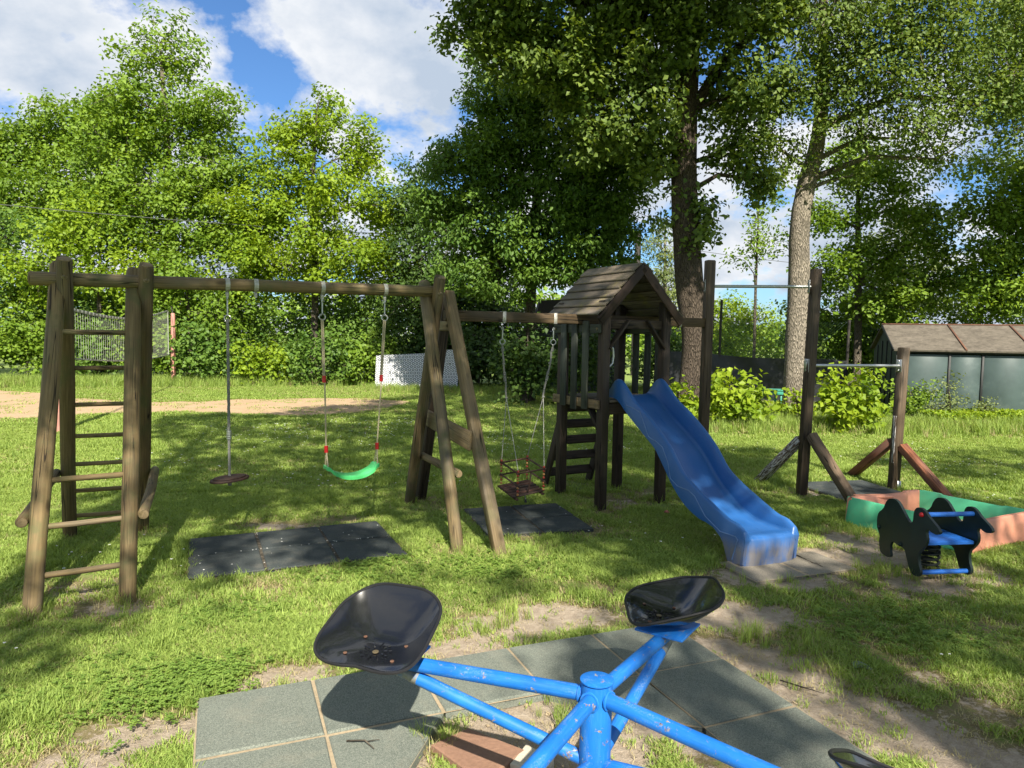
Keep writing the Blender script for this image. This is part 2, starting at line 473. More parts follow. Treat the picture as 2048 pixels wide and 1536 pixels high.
M['shed_gable'] = plain('dark_green_boarding', (0.014, 0.030, 0.020), 0.6, var=0.25, scale=6)
M['shed_dark'] = plain('black_batten', (0.012, 0.014, 0.014), 0.6)
M['shed_roof'] = gritty('mossy_brown_roofing', (0.125, 0.108, 0.086), 0.55, 12)
M['shed_rust'] = plain('rusty_roof_batten', (0.13, 0.060, 0.035), 0.8, var=0.4, scale=30)
M['hut'] = plain('dark_green_hut_boarding', (0.020, 0.030, 0.026), 0.7, var=0.3)
M['hut_roof'] = plain('black_brown_hut_roof', (0.020, 0.016, 0.014), 0.8)
M['bench_green'] = plain('turquoise_bench_paint', (0.045, 0.24, 0.17), 0.5)


def panel_mat():
    """white sheet printed with rows of dark rings"""
    t = NT('white_ringed_sheet')
    g = t.attr('grain').outputs['Vector']
    s = t.n('ShaderNodeSeparateXYZ', {'Vector': g})
    p = 0.105
    row = t.math('FLOOR', t.math('DIVIDE', s.outputs[1], p * 0.87))
    half = t.math('MULTIPLY', t.math('MODULO', t.math('ABSOLUTE', row), 2.0), 0.5)
    u = t.math('SUBTRACT', t.math('FRACT', t.math('ADD', t.math('DIVIDE', s.outputs[0], p), half)), 0.5)
    v = t.math('MULTIPLY', t.math('SUBTRACT', t.math('FRACT', t.math('DIVIDE', s.outputs[1], p * 0.87)), 0.5), 0.87)
    d = t.math('SQRT', t.math('ADD', t.math('MULTIPLY', u, u), t.math('MULTIPLY', v, v)))
    ring = t.math('MULTIPLY', t.rampf(d, 0.16, 0.24), t.rampf(d, 0.44, 0.36))
    c = t.mix(ring, (0.58, 0.59, 0.61), (0.05, 0.06, 0.075))
    nz = t.noise(g, 5, 5)
    c = t.mix(t.math('MULTIPLY', t.rampf(nz, 0.5, 0.75), 0.3), c, (0.30, 0.30, 0.27))
    return t.done(t.bsdf(c, 0.5, t.bump(ring, 0.4, 0.004)))


M['panel'] = panel_mat()


# ------------------------------------------------------------------ mesh building
def wloc(o):
    v = Vector((0, 0, 0))
    while o is not None:
        v += o.location
        o = o.parent
    return v


def tag(o, label=None, cat=None, group=None, kind=None):
    if label:
        o['label'] = label
    if cat:
        o['category'] = cat
    if group:
        o['group'] = group
    if kind:
        o['kind'] = kind
    return o


def thing(name, label, cat, loc=(0, 0, 0), group=None):
    o = bpy.data.objects.new(name, None)
    o.empty_display_size = 0.2
    COL.objects.link(o)
    o.location = loc
    return tag(o, label, cat, group)


def link_mesh(name, me, mat, parent=None):
    o = bpy.data.objects.new(name, me)
    COL.objects.link(o)
    if parent is not None:
        o.parent = parent
    if mat is not None:
        me.materials.append(mat)
    return o


class MB:
    """collects shapes and links them as one mesh object; 'grain' runs along each timber"""

    def __init__(self):
        self.v, self.f, self.g = [], [], []

    def add(self, verts, faces, grain=None):
        b = len(self.v)
        self.v += [tuple(x) for x in verts]
        self.g += [tuple(x) for x in (grain if grain is not None else verts)]
        self.f += [tuple(i + b for i in fc) for fc in faces]
        return self

    def beam(self, a, b, w, h, upv=(0, 0, 1), ch=0.006, roll=0.0):
        a, b = Vector(a), Vector(b)
        d = (b - a)
        L = d.length
        d.normalize()
        upv = Vector(upv)
        if abs(d.dot(upv.normalized())) > 0.98:
            upv = Vector((0, 1, 0.01))
        s = d.cross(upv).normalized()
        u = s.cross(d).normalized()
        if roll:
            q = Matrix.Rotation(roll, 3, d)
            s, u = q @ s, q @ u
        x, y = w / 2, h / 2
        ch = min(ch, x * 0.6, y * 0.6)
        prof = [(x - ch, -y), (x, -y + ch), (x, y - ch), (x - ch, y), (-x + ch, y), (-x, y - ch), (-x, -y + ch), (-x + ch, -y)]
        off = Vector((random.uniform(0, 50), random.uniform(0, 9), random.uniform(0, 9)))
        vs, gs = [], []
        for k, (t, sh) in enumerate(((0, ch), (ch, 0), (L - ch, 0), (L, ch))):
            for px, py in prof:
                fx = px * (1 - sh / x * 0.8) if x > 0 else px
                fy = py * (1 - sh / y * 0.8) if y > 0 else py
                vs.append(a + d * t + s * fx + u * fy)
                gs.append(off + Vector((t, px, py)))
        fs = []
        for k in range(3):
            for i in range(8):
                j = (i + 1) % 8
                fs.append((k * 8 + i, k * 8 + j, k * 8 + 8 + j, k * 8 + 8 + i))
        fs.append(tuple(range(7, -1, -1)))
        fs.append(tuple(range(24, 32)))
        return self.add(vs, fs, gs)

    def tube(self, pts, radii, n=10, cap=True, closed=False, wob=0.0):
        pts = [Vector(p) for p in pts]
        if not hasattr(radii, '__len__'):
            radii = [radii] * len(pts)
        off = Vector((random.uniform(0, 50), random.uniform(0, 9), random.uniform(0, 9)))
        vs, gs, L = [], [], 0.0
        m = len(pts)
        ref = None
        for i, p in enumerate(pts):
            if closed:
                t = (pts[(i + 1) % m] - pts[i - 1]).normalized()
            else:
                t = (pts[min(i + 1, m - 1)] - pts[max(i - 1, 0)]).normalized()
            if ref is None:
                ref = Vector((0, 0, 1)) if abs(t.z) < 0.9 else Vector((1, 0, 0))
            s = t.cross(ref).normalized()
            u = s.cross(t).normalized()
            ref = u
            if i:
                L += (p - pts[i - 1]).length
            for k in range(n):
                an = 2 * math.pi * k / n
                r = radii[i] * (1 + (random.uniform(-wob, wob) if wob else 0))
                vs.append(p + (s * math.cos(an) + u * math.sin(an)) * r)
                gs.append(off + Vector((L, radii[i] * math.cos(an), radii[i] * math.sin(an))))
        fs = []
        for i in range(m if closed else m - 1):
            j = (i + 1) % m
            for k in range(n):
                q = (k + 1) % n
                fs.append((i * n + k, i * n + q, j * n + q, j * n + k))
        if cap and not closed:
            fs.append(tuple(range(n - 1, -1, -1)))
            fs.append(tuple(range((m - 1) * n, m * n)))
        return self.add(vs, fs, gs)

    def log(self, a, b, r, n=14):
        """a round log: slightly crooked, softened ends"""
        a, b = Vector(a), Vector(b)
        d = b - a
        L = d.length
        e = 0.012 / L
        ts = [0, e, 0.2, 0.4, 0.6, 0.8, 1 - e, 1]
        side = d.cross(Vector((0.3, 0.2, 1))).normalized()
        ph = random.uniform(0, 6)
        pts = [a + d * t + side * (0.004 * math.sin(ph + t * 7)) * (0 if t in (0, 1) else 1) for t in ts]
        rr = [r * 0.88] + [r * (1 + random.uniform(-0.03, 0.03)) for _ in ts[1:-1]] + [r * 0.88]
        return self.tube(pts, rr, n)

    def prism(self, outline, origin, ax, ay, az, depth):
        """outline in the (ax, ay) plane, extruded along az by depth"""
        o, ax, ay, az = Vector(origin), Vector(ax), Vector(ay), Vector(az)
        n = len(outline)
        vs = [o + ax * p[0] + ay * p[1] for p in outline] + [o + ax * p[0] + ay * p[1] + az * depth for p in outline]
        fs = [tuple(range(n - 1, -1, -1)), tuple(range(n, 2 * n))]
        fs += [(i, (i + 1) % n, n + (i + 1) % n, n + i) for i in range(n)]
        return self.add(vs, fs)

    def disc(self, c, axis, r, h, n=12):
        c, axis = Vector(c), Vector(axis).normalized()
        return self.tube([c, c + axis * h * 0.7, c + axis * h], [r, r, r * 0.8], n)

    def ball(self, c, r, n=8, m=5, sq=1.0):
        vs = [(c[0], c[1], c[2] + r * sq)]
        for i in range(1, m):
            ph = math.pi * i / m
            for k in range(n):
                th = 2 * math.pi * k / n
                vs.append((c[0] + r * math.sin(ph) * math.cos(th), c[1] + r * math.sin(ph) * math.sin(th), c[2] + r * sq * math.cos(ph)))
        vs.append((c[0], c[1], c[2] - r * sq))
        fs = [(0, 1 + k, 1 + (k + 1) % n) for k in range(n)]
        for i in range(m - 2):
            for k in range(n):
                q = (k + 1) % n
                fs.append((1 + i * n + k, 1 + (i + 1) * n + k, 1 + (i + 1) * n + q, 1 + i * n + q))
        e = len(vs) - 1
        fs += [(e, 1 + (m - 2) * n + (k + 1) % n, 1 + (m - 2) * n + k) for k in range(n)]
        return self.add(vs, fs)

    def build(self, name, mat, parent=None, smooth=True, angle=42):
        off = wloc(parent) if parent is not None else Vector((0, 0, 0))
        me = bpy.data.meshes.new(name)
        me.from_pydata([(x - off.x, y - off.y, z - off.z) for x, y, z in self.v], [], self.f)
        at = me.attributes.new('grain', 'FLOAT_VECTOR', 'POINT')
        at.data.foreach_set('vector', np.array(self.g, dtype=np.float32).ravel())
        me.validate()
        me.update()
        if smooth:
            me.shade_smooth()
            me.set_sharp_from_angle(angle=R(angle))
        return link_mesh(name, me, mat, parent)


def quick(name, mat, parent, fn, *a, **k):
    mb = MB()
    getattr(mb, fn)(*a, **k)
    return mb.build(name, mat, parent)


def raw_mesh(name, verts, faces, floats=None):
    """verts (N,3), faces (F,k) arrays of one size, optional point float attributes"""
    me = bpy.data.meshes.new(name)
    nf, k = faces.shape
    me.vertices.add(len(verts))
    me.vertices.foreach_set('co', np.ascontiguousarray(verts, dtype=np.float32).ravel())
    me.loops.add(nf * k)
    me.loops.foreach_set('vertex_index', np.ascontiguousarray(faces, dtype=np.int32).ravel())
    me.polygons.add(nf)
    me.polygons.foreach_set('loop_start', np.arange(0, nf * k, k, dtype=np.int32))
    for an, arr in (floats or {}).items():
        at = me.attributes.new(an, 'FLOAT', 'POINT')
        at.data.foreach_set('value', np.ascontiguousarray(arr, dtype=np.float32))
    me.update(calc_edges=True)
    return me


# ------------------------------------------------------------------ ground
def vnoise(x, y, s, seed=0.0):
    return np.array([mnoise.noise(Vector((a * s + seed, b * s - seed, seed))) for a, b in zip(x, y)])


BARE = []        # (x, y, radius across, radius along, strength)


def bare_px(X, Y, rx, ry, s=1.0):
    x, y = ground_at(X, Y)
    BARE.append((x, y, rx, ry, s))


for a in ((1480, 1230, .42, .30), (1400, 1200, .3, .25, .7), (1450, 1310, .35, .30), (1560, 1330, .40, .28), (1620, 1400, .42, .22), (1720, 1440, .42, .20),
          (1830, 1490, .40, .2), (1960, 1530, .4, .2), (1330, 1215, .35, .25, .8), (1120, 1225, .4, .28, .8), (1010, 1255, .36, .24, 1.0), (930, 1300, .32, .2, 1.0),
          (1180, 1180, .3, .3, .5), (560, 1345, .28, .16, .9), (500, 1390, .22, .13, .9), (420, 1440, .2, .2, .7), (300, 1470, .4, .2, .75), (150, 1520, .5, .2, .65),
          (1560, 1150, .50, .28), (1650, 1110, .40, .3), (1700, 1080, .32, .3), (1770, 1110, .3, .3), (1850, 1160, .34, .25), (1960, 1150, .35, .3, .7),
          (1230, 1005, .45, .45, .55), (1180, 1050, .4, .4, .45), (160, 1180, .35, .35, .6), (230, 1215, .3, .3, .6), (560, 1052, .55, .18, .7),
          (700, 1035, .3, .15, .5), (930, 1095, .35, .3, .45), (870, 1000, .4, .4, .4), (1620, 985, .35, .25, .8), (1290, 985, .4, .3, .5), (1800, 1190, .5, .3, .5),
          (1650, 1270, .5, .3, .45), (1850, 1350, .5, .3, .5), (1980, 1420, .4, .3, .45), (1700, 1200, .5, .3, .4), (2000, 1250, .4, .3, .4), (1560, 1210, .5, .25, .4), (180, 1250, .5, .25, .3), (1080, 1075, .5, .3, .35), (560, 1170, .4, .12, .5), (1350, 1450, .5, .3, .6), (1950, 1330, .5, .3, .3), (1050, 1480, .75, .6, 1.0)):
    bare_px(*a)


def bare_at(x, y):
    b = np.zeros_like(x)
    for (cx, cy, rx, ry, s) in BARE:
        d2 = ((x - cx) / rx) ** 2 + ((y - cy) / ry) ** 2
        b = np.maximum(b, s * np.exp(-d2 * 0.9))
    return b


def axis_vals(lo, hi, fine_lo, fine_hi, step, grow=1.25):
    v = list(np.arange(fine_lo, fine_hi + step / 2, step))
    s, x = step, v[-1]
    while x < hi:
        s *= grow
        x += s
        v.append(min(x, hi))
    s, x = step, v[0]
    while x > lo:
        s *= grow
        x -= s
        v.insert(0, max(x, lo))
    return np.array(v)


gx = axis_vals(-260, 260, -6, 7, 0.10)
gy = axis_vals(-120, 420, 1.2, 10, 0.10)
GX, GY = np.meshgrid(gx, gy)
fx, fy = GX.ravel(), GY.ravel()
gb = bare_at(fx, fy)
near = np.exp(-((np.maximum(0, np.abs(fx) - 8) / 6) ** 2) - ((np.maximum(0, fy - 12) / 6) ** 2))
relief = (vnoise(fx, fy, 1.6, 3.3) * 0.012 + vnoise(fx, fy, 5.0, 8.1) * 0.006) * near - 0.012 * gb - 0.010
nx_, ny_ = len(gx), len(gy)
ii = np.arange(nx_ * ny_).reshape(ny_, nx_)
gf = np.stack([ii[:-1, :-1].ravel(), ii[:-1, 1:].ravel(), ii[1:, 1:].ravel(), ii[1:, :-1].ravel()], 1)
gme = raw_mesh('ground', np.stack([fx, fy, relief], 1), gf, {'bare': gb})
gme.shade_smooth()
ground = link_mesh('ground', gme, M['ground'])
tag(ground, 'lawn with worn bare earth patches', kind='structure')

# the orange sand strip of the volleyball court
ctop = [(-200, 776), (0, 781), (90, 786), (160, 797), (260, 803), (400, 804), (470, 799), (560, 799), (650, 797), (740, 797), (815, 802)]
cbot = [(-200, 846), (0, 838), (100, 833), (200, 828), (300, 825), (400, 825), (480, 829), (600, 832), (680, 829), (750, 822), (822, 806)]
tops, bots = [], []
for k in range(101):
    t = k / 100 * 10
    i = min(int(t), 9)
    fr = t - i
    a = [ctop[i][j] * (1 - fr) + ctop[i + 1][j] * fr for j in (0, 1)]
    b = [cbot[i][j] * (1 - fr) + cbot[i + 1][j] * fr for j in (0, 1)]
    ga, gb_ = ground_at(*a), ground_at(*b)
    tops.append((ga[0], ga[1] + 0.55 * mnoise.noise(Vector((ga[0] * 0.9, 4, 0))) + 0.2 * mnoise.noise(Vector((ga[0] * 4, 4, 0)))))
    bots.append((gb_[0], gb_[1] + 0.30 * mnoise.noise(Vector((gb_[0] * 1.1, 9, 0))) + 0.12 * mnoise.noise(Vector((gb_[0] * 5, 9, 0)))))
cv, cf = [], []
for (ta, ba) in zip(tops, bots):
    for k in range(5):
        s = k / 4
        cv.append((ba[0] * (1 - s) + ta[0] * s, ba[1] * (1 - s) + ta[1] * s, 0.006))
for k in range(100):
    for j in range(4):
        cf.append((k * 5 + j, k * 5 + 5 + j, k * 5 + 6 + j, k * 5 + 1 + j))
court = link_mesh('sand_court', raw_mesh('sand_court', np.array(cv), np.array(cf)), M['court'])
tag(court, 'strip of bare orange sand under the volleyball net', kind='structure')


# ------------------------------------------------------------------ foliage
def unit(v):
    return v / np.maximum(np.linalg.norm(v, axis=1, keepdims=True), 1e-9)


def leaf_arrays(centers, size, rng, droop=0.25, up=0.35, wr=0.66, fold=0.14, hue=None, out=None):
    """kite leaves of two triangles each, folded along the midrib"""
    n = len(centers)
    nrm = rng.normal(size=(n, 3)) * 0.75 + np.array([0, 0, up * 1.8]) + np.array(sun_dir) * 0.55
    if out is not None:
        nrm = nrm + out * 0.9
    nrm = unit(nrm)
    ax = rng.normal(size=(n, 3)) + np.array([0, 0, -droop * 2])
    ax = unit(ax - nrm * (ax * nrm).sum(1, keepdims=True))
    sd = np.cross(nrm, ax)
    L = size[:, None]
    base = centers - ax * L * 0.5
    tip = centers + ax * L * 0.5 - nrm * L * 0.08
    mid = centers - ax * L * 0.06 + nrm * L * fold
    lf = mid + sd * L * wr * 0.5
    rg = mid - sd * L * wr * 0.5
    v = np.stack([base, lf, tip, rg], 1).reshape(-1, 3)
    o = (np.arange(n) * 4)[:, None]
    f = np.concatenate([o + np.array([[0, 2, 1]]), o + np.array([[0, 3, 2]])], 0)
    h = np.repeat(hue if hue is not None else rng.random(n), 4)
    return v, f, h


def lobe_clusters(lobes, k, rng):
    out = []
    for (cx, cy, cz, rx, ry, rz) in lobes:
        area = 4 * math.pi * (rx * ry + rx * rz + ry * rz) / 3
        n = max(5, int(area * k))
        d = unit(rng.normal(size=(n, 3)))
        rad = rng.random(n) ** (1 / 2.4)
        wob = 1 + 0.28 * np.array([mnoise.noise(Vector((a * 1.7 + cx, b * 1.7 + cy, c * 1.7))) for a, b, c in d])
        p = d * (rad * wob)[:, None] * np.array([rx, ry, rz]) + np.array([cx, cy, cz])
        out.append(p)
    return np.concatenate(out, 0)


def tree(name, label, cat, trunk, radii, lobes, mat, bmat, k=2.4, rc=0.42, per=46, size=0.14, group=None, limbs=(), twig=0.5, droop=0.25, seed=1, sides=10, clusters=None, wr=0.66, flat=0.75, up=0.35):
    rng = np.random.default_rng(seed)
    root = thing(name, label, cat, trunk[0], group)
    mb = MB()
    # smooth trunk
    P = [Vector(p) for p in trunk]
    pts, rr = [], []
    for i in range(len(P) - 1):
        for s in range(4):
            t = s / 4
            p0, p1, p2, p3 = P[max(i - 1, 0)], P[i], P[i + 1], P[min(i + 2, len(P) - 1)]
            q = 0.5 * ((2 * p1) + (p2 - p0) * t + (2 * p0 - 5 * p1 + 4 * p2 - p3) * t * t + (3 * p1 - p0 - 3 * p2 + p3) * t ** 3)
            pts.append(q)
            rr.append(radii[i] * (1 - t) + radii[i + 1] * t)
    pts.append(P[-1])
    rr.append(radii[-1])
    pts[0] = pts[0] - Vector((0, 0, 0.08))
    rr[0] *= 1.25
    mb.tube(pts, rr, sides, wob=0.03)
    nodes = [(p, r) for p, r in zip(pts, rr) if p.z > 0.35 * pts[-1].z]
    for lm in limbs:
        lp = [Vector(p) for p in lm[0]]
        r0, r1 = lm[1]
        lr = [r0 + (r1 - r0) * i / (len(lp) - 1) for i in range(len(lp))]
        mb.tube(lp, lr, 7, wob=0.03)
        nodes += [(p, r) for p, r in zip(lp[1:], lr[1:])]
    for (cx, cy, cz, rx, ry, rz) in lobes:
        c = Vector((cx, cy, cz))
        cand = [(p, r) for p, r in nodes if p.z < cz - 0.1] or nodes[:1]
        p0, r0 = min(cand, key=lambda q: (q[0] - c).length)
        d = c - p0
        if d.length < 0.35:
            continue
        mid = p0 + d * 0.5 + Vector((0, 0, 0.12 * d.length)) + Vector(rng.normal(size=3) * 0.06 * d.length)
        r1 = min(r0 * 0.6, 0.035 + 0.018 * d.length)
        mb.tube([p0, mid, c], [r1, r1 * 0.7, r1 * 0.35], 6)
        nodes += [(mid, r1 * 0.7), (c, r1 * 0.35)]
    cl = lobe_clusters(lobes, k, rng) if clusters is None else clusters
    npos = np.array([tuple(p) for p, _ in nodes])
    for c in cl[rng.random(len(cl)) < twig]:
        j = np.argmin(((npos - c) ** 2).sum(1))
        a, b = Vector(npos[j]), Vector(c)
        L = (b - a).length
        if L < 0.25 or L > 3.5:
            continue
        m = (a + b) * 0.5 + Vector((0, 0, 0.1 * L)) + Vector(rng.normal(size=3) * 0.07 * L)
        r = 0.006 + 0.006 * L
        mb.tube([a, m, b], [r, r * 0.75, r * 0.4], 4, cap=False)
    tr = mb.build('trunk', bmat, root, angle=80)
    # crown
    n = len(cl) * per
    cid = np.repeat(np.arange(len(cl)), per)
    offs = rng.normal(size=(n, 3)) * rc * 0.55
    offs[:, 2] *= flat
    cen = cl[cid] + offs
    cen[:, 2] = np.maximum(cen[:, 2], 0.05)
    sz = size * (0.65 + 0.6 * rng.random(n))
    hue = np.clip(0.45 * rng.random(n) + 0.55 * rng.random(len(cl))[cid], 0, 1)
    v, f, h = leaf_arrays(cen, sz, rng, droop, up, wr=wr, hue=hue, out=unit(offs) * 0.7 + unit(rng.normal(size=(len(cl), 3)) + np.array([0, 0, 0.5]))[cid] * 0.9)
    v = v - np.array(trunk[0])
    link_mesh('crown', raw_mesh('crown', v, f, {'hue': h}), mat, root)
    return root


def bush(name, label, cat, x, y, h, w, mat, per=40, size=0.10, k=3.0, rc=0.28, seed=1, group=None, droop=0.1, d=None, wr=0.8):
    d = d or w * 0.8
    return tree(name, label, cat, [(x, y, 0), (x + 0.03, y, h * 0.35), (x, y, h * 0.7)], [0.035, 0.025, 0.012],
                [(x, y, h * 0.55, w * 0.5, d * 0.5, h * 0.42), (x - w * 0.22, y - d * 0.1, h * 0.34, w * 0.33, d * 0.36, h * 0.3),
                 (x + w * 0.25, y, h * 0.36, w * 0.32, d * 0.36, h * 0.32)],
                mat, M['bark_thin'], k, rc, per, size, group, seed=seed, sides=6, droop=droop, wr=wr, twig=0.6)


# ---- trees beyond the sand court
tree('tall_tree', 'tallest tree at the left, pointed top standing far above its neighbours', 'tree',
     [(-11.5, 24, 0), (-11.6, 24, 3.2), (-11.45, 24, 5.4), (-11.55, 24, 8), (-11.7, 24, 11)], [0.24, 0.20, 0.16, 0.10, 0.03],
     [(-11.7, 24, 10.6, 1.2, 1.0, 1.35), (-12.7, 24, 8.9, 1.4, 1.2, 1.1), (-10.2, 24, 8.5, 1.3, 1.2, 1.3), (-11.4, 24, 8.2, 1.5, 1.3, 1.2), (-11.9, 23.8, 6.4, 2.2, 1.6, 1.3),
      (-9.9, 23.8, 6.3, 1.5, 1.4, 1.4), (-8.9, 23.9, 7.0, 0.9, 0.9, 0.8), (-9.0, 23.6, 4.9, 1.3, 1.2, 1.1), (-13.6, 23.9, 7.6, 1.1, 1.1, 1.0), (-11.0, 23.4, 4.6, 2.0, 1.5, 1.2), (-13.2, 23.6, 5.2, 1.6, 1.4, 1.4)],
     M['leaf_mid'], M['bark_pale'], k=1.9, per=84, size=0.145, rc=0.40, twig=0.85, seed=2, sides=9)
tree('leafy_tree', 'grey green rounded tree at the left edge, behind the tallest tree', 'tree',
     [(-17.4, 27, 0), (-17.3, 27, 4), (-17.2, 27, 8)], [0.2, 0.15, 0.05],
     [(-16.6, 27, 8.7, 2.0, 1.5, 1.4), (-19.0, 27, 8.0, 1.7, 1.4, 1.3), (-14.9, 26.8, 8.9, 1.3, 1.2, 1.4), (-17.0, 26.6, 6.2, 3.0, 1.8, 1.6), (-20.3, 26.6, 5.6, 1.6, 1.6, 2.0), (-14.2, 26.3, 6.6, 1.3, 1.3, 1.5)],
     M['leaf_mid'], M['bark_thin'], k=2.6, per=80, size=0.155, rc=0.50, seed=3, sides=7)
tree('maple_tree', 'yellow green twin topped tree between the tallest tree and the dark tree', 'tree',
     [(-6.6, 23.5, 0), (-6.5, 23.5, 3.5), (-6.6, 23.5, 6), (-6.4, 23.5, 9)], [0.13, 0.11, 0.08, 0.02],
     [(-6.35, 23.5, 8.5, 0.8, 0.8, 1.15), (-7.5, 23.5, 7.4, 1.0, 1.0, 1.1), (-5.15, 23.5, 7.5, 0.85, 0.9, 1.1), (-6.3, 23.3, 5.9, 2.0, 1.5, 1.3), (-4.3, 23.4, 5.8, 1.1, 1.1, 1.1),
      (-8.3, 23.2, 5.4, 1.2, 1.2, 1.2), (-6.2, 23.0, 4.0, 2.2, 1.5, 1.1), (-4.2, 23.0, 4.0, 1.2, 1.2, 1.1), (-8.4, 22.8, 3.6, 1.3, 1.2, 1.0)],
     M['leaf_bright'], M['bark_thin'], k=2.4, per=84, size=0.138, rc=0.38, twig=0.7, seed=4, sides=8)
tree('maple_tree', 'low spreading yellow green tree behind the near end of the volleyball net', 'tree',
     [(-13.0, 22.6, 0), (-13.1, 22.6, 2.2), (-13.0, 22.6, 4.4)], [0.09, 0.07, 0.03],
     [(-13.6, 22.4, 4.6, 1.6, 1.2, 1.1), (-12.2, 22.4, 3.4, 1.5, 1.2, 1.0), (-14.8, 22.4, 3.2, 1.5, 1.2, 1.1)],
     M['leaf_bright'], M['bark_thin'], k=2.7, per=48, size=0.14, seed=5, sides=6)
tree('hazel_tree', 'dull green bushy tree at the left edge below the grey green tree', 'tree',
     [(-16.9, 23.2, 0), (-16.8, 23.2, 2), (-16.9, 23.2, 4)], [0.09, 0.07, 0.03],
     [(-16.6, 23.2, 4.4, 1.6, 1.2, 1.2), (-18.2, 23.2, 3.2, 1.6, 1.2, 1.4), (-16.0, 22.8, 2.6, 1.2, 1.1, 1.0)],
     M['leaf_cool'], M['bark_thin'], k=2.5, per=48, size=0.13, seed=6, sides=6)
tree('hazel_tree', 'mid green bushy tree directly under the tallest crown, in front of its trunk', 'tree',
     [(-10.2, 22.5, 0), (-10.2, 22.5, 1.6), (-10.3, 22.5, 3.2)], [0.07, 0.06, 0.03],
     [(-10.3, 22.4, 3.3, 1.5, 1.1, 1.0), (-9.2, 22.3, 2.2, 1.2, 1.0, 0.9), (-11.4, 22.3, 2.4, 1.2, 1.0, 0.9)],
     M['leaf_mid'], M['bark_thin'], k=2.7, per=48, size=0.13, seed=7, sides=6)
tree('shaded_tree', 'dark narrow tree above the white ringed sheets, left of the dark tree', 'tree',
     [(-3.0, 22.8, 0), (-3.0, 22.8, 3), (-3.0, 22.8, 6)], [0.11, 0.09, 0.04],
     [(-3.1, 22.8, 5.9, 1.0, 1.0, 1.1), (-2.7, 22.6, 4.2, 1.4, 1.2, 1.3), (-3.0, 22.3, 2.5, 1.5, 1.1, 1.0), (-1.5, 22.6, 3.4, 1.2, 1.1, 1.3)],
     M['leaf_shaded'], M['bark_thin'], k=2.7, per=48, size=0.14, seed=8, sides=6)
tree('cherry_tree', 'large dark green tree with drooping sprays behind the toddler swing', 'tree',
     [(0.40, 17.6, 0), (0.42, 17.6, 2.5), (0.55, 17.6, 5), (0.6, 17.5, 8.5)], [0.17, 0.14, 0.11, 0.03],
     [(0.7, 17, 7.4, 1.9, 1.5, 1.5), (0.9, 17, 5.6, 2.3, 1.6, 1.4), (-0.8, 16.7, 5.3, 1.3, 1.2, 1.0), (-1.35, 16.8, 5.75, 0.8, 0.6, 0.45), (-1.2, 16.6, 4.2, 1.3, 1.1, 0.9), (-1.75, 16.7, 4.5, 0.6, 0.5, 0.35),
      (0.9, 16.6, 3.9, 1.9, 1.3, 0.9), (2.3, 17, 4.3, 1.1, 1.1, 1.0), (-0.4, 16.7, 3.1, 1.6, 1.2, 0.7), (0.0, 16.8, 6.7, 1.3, 1.0, 1.0), (2.3, 16.5, 5.6, 1.1, 0.9, 1.0), (1.5, 16.3, 4.8, 1.2, 0.9, 0.9), (1.6, 16.4, 3.3, 1.2, 0.9, 0.6)],
     M['leaf_cool'], M['bark_dark'], k=5.4, per=60, size=0.125, rc=0.30, seed=9, droop=0.7, sides=9, wr=0.5, flat=0.6)

# ---- undergrowth along the far edge of the lawn
hedge = [(-18.6, 21.6, 2.4, 2.2, 'leaf_mid', 'pale leafy shrub at the far left end of the shrub row'),
         (-16.6, 21.4, 2.0, 2.0, 'leaf_cool', 'dark low shrub left of the near net post'),
         (-14.7, 21.5, 2.3, 2.0, 'leaf_mid', 'rounded shrub behind the log ladder and the left of the net'),
         (-12.7, 21.7, 1.9, 2.0, 'leaf_cool', 'dark shrub seen through the middle of the net'),
         (-11.0, 21.9, 2.2, 1.9, 'leaf_mid', 'leafy shrub between the far net post and the log ladder'),
         (-9.2, 21.5, 1.9, 1.8, 'leaf_cool', 'shrub just right of the far net post'),
         (-7.5, 21.5, 1.5, 1.7, 'leaf_bright', 'bright low shrub behind the rope of the disc swing'),
         (-5.8, 21.6, 1.9, 1.8, 'leaf_cool', 'dark shrub behind the green swing'),
         (-4.3, 21.8, 1.7, 1.6, 'leaf_mid', 'shrub at the left edge of the white ringed sheets'),
         (-1.0, 21.3, 2.2, 1.9, 'leaf_shaded', 'dark shrub right of the white ringed sheets'),
         (0.6, 21.2, 1.6, 1.6, 'leaf_shaded', 'dark low shrub left of the dark green hut'),
         (-2.7, 22.0, 2.6, 1.9, 'leaf_shaded', 'dark shrub rising behind the white ringed sheets')]
hedge += [(-13.6, 23.6, 3.9, 2.4, 'leaf_cool', 'tall dark shrub behind the middle of the net'),
          (-8.9, 23.4, 3.8, 2.4, 'leaf_cool', 'tall shrub behind the crossbeam right of the ladder'),
          (-11.2, 24.4, 4.2, 2.4, 'leaf_mid', 'tall shrub at the foot of the tallest tree'),
          (-4.9, 23.9, 4.0, 2.4, 'leaf_cool', 'tall shrub behind the green swing ropes'),
          (-16.0, 24.6, 4.0, 2.6, 'leaf_cool', 'tall shrub behind the near net post'),
          (-19.6, 24.0, 3.8, 2.6, 'leaf_mid', 'tall shrub at the far left edge'),
          (-6.8, 24.6, 4.2, 2.4, 'leaf_cool', 'tall shrub under the twin topped tree'),
          (-0.6, 23.6, 3.8, 2.6, 'leaf_shaded', 'tall dark shrub left of the hut'),
          (2.6, 23.4, 3.2, 2.4, 'leaf_shaded', 'dark shrub behind the hut')]
hedge += [(0.35, 16.9, 2.3, 1.5, 'leaf_shaded', 'dark shrub round the foot of the dark green tree'), (1.7, 18.0, 2.2, 1.6, 'leaf_shaded', 'dark shrub in front of the hut, seen through the tower'),
          (-2.0, 22.6, 4.0, 2.6, 'leaf_shaded', 'tall dark shrub between the ringed sheets and the dark green tree')]
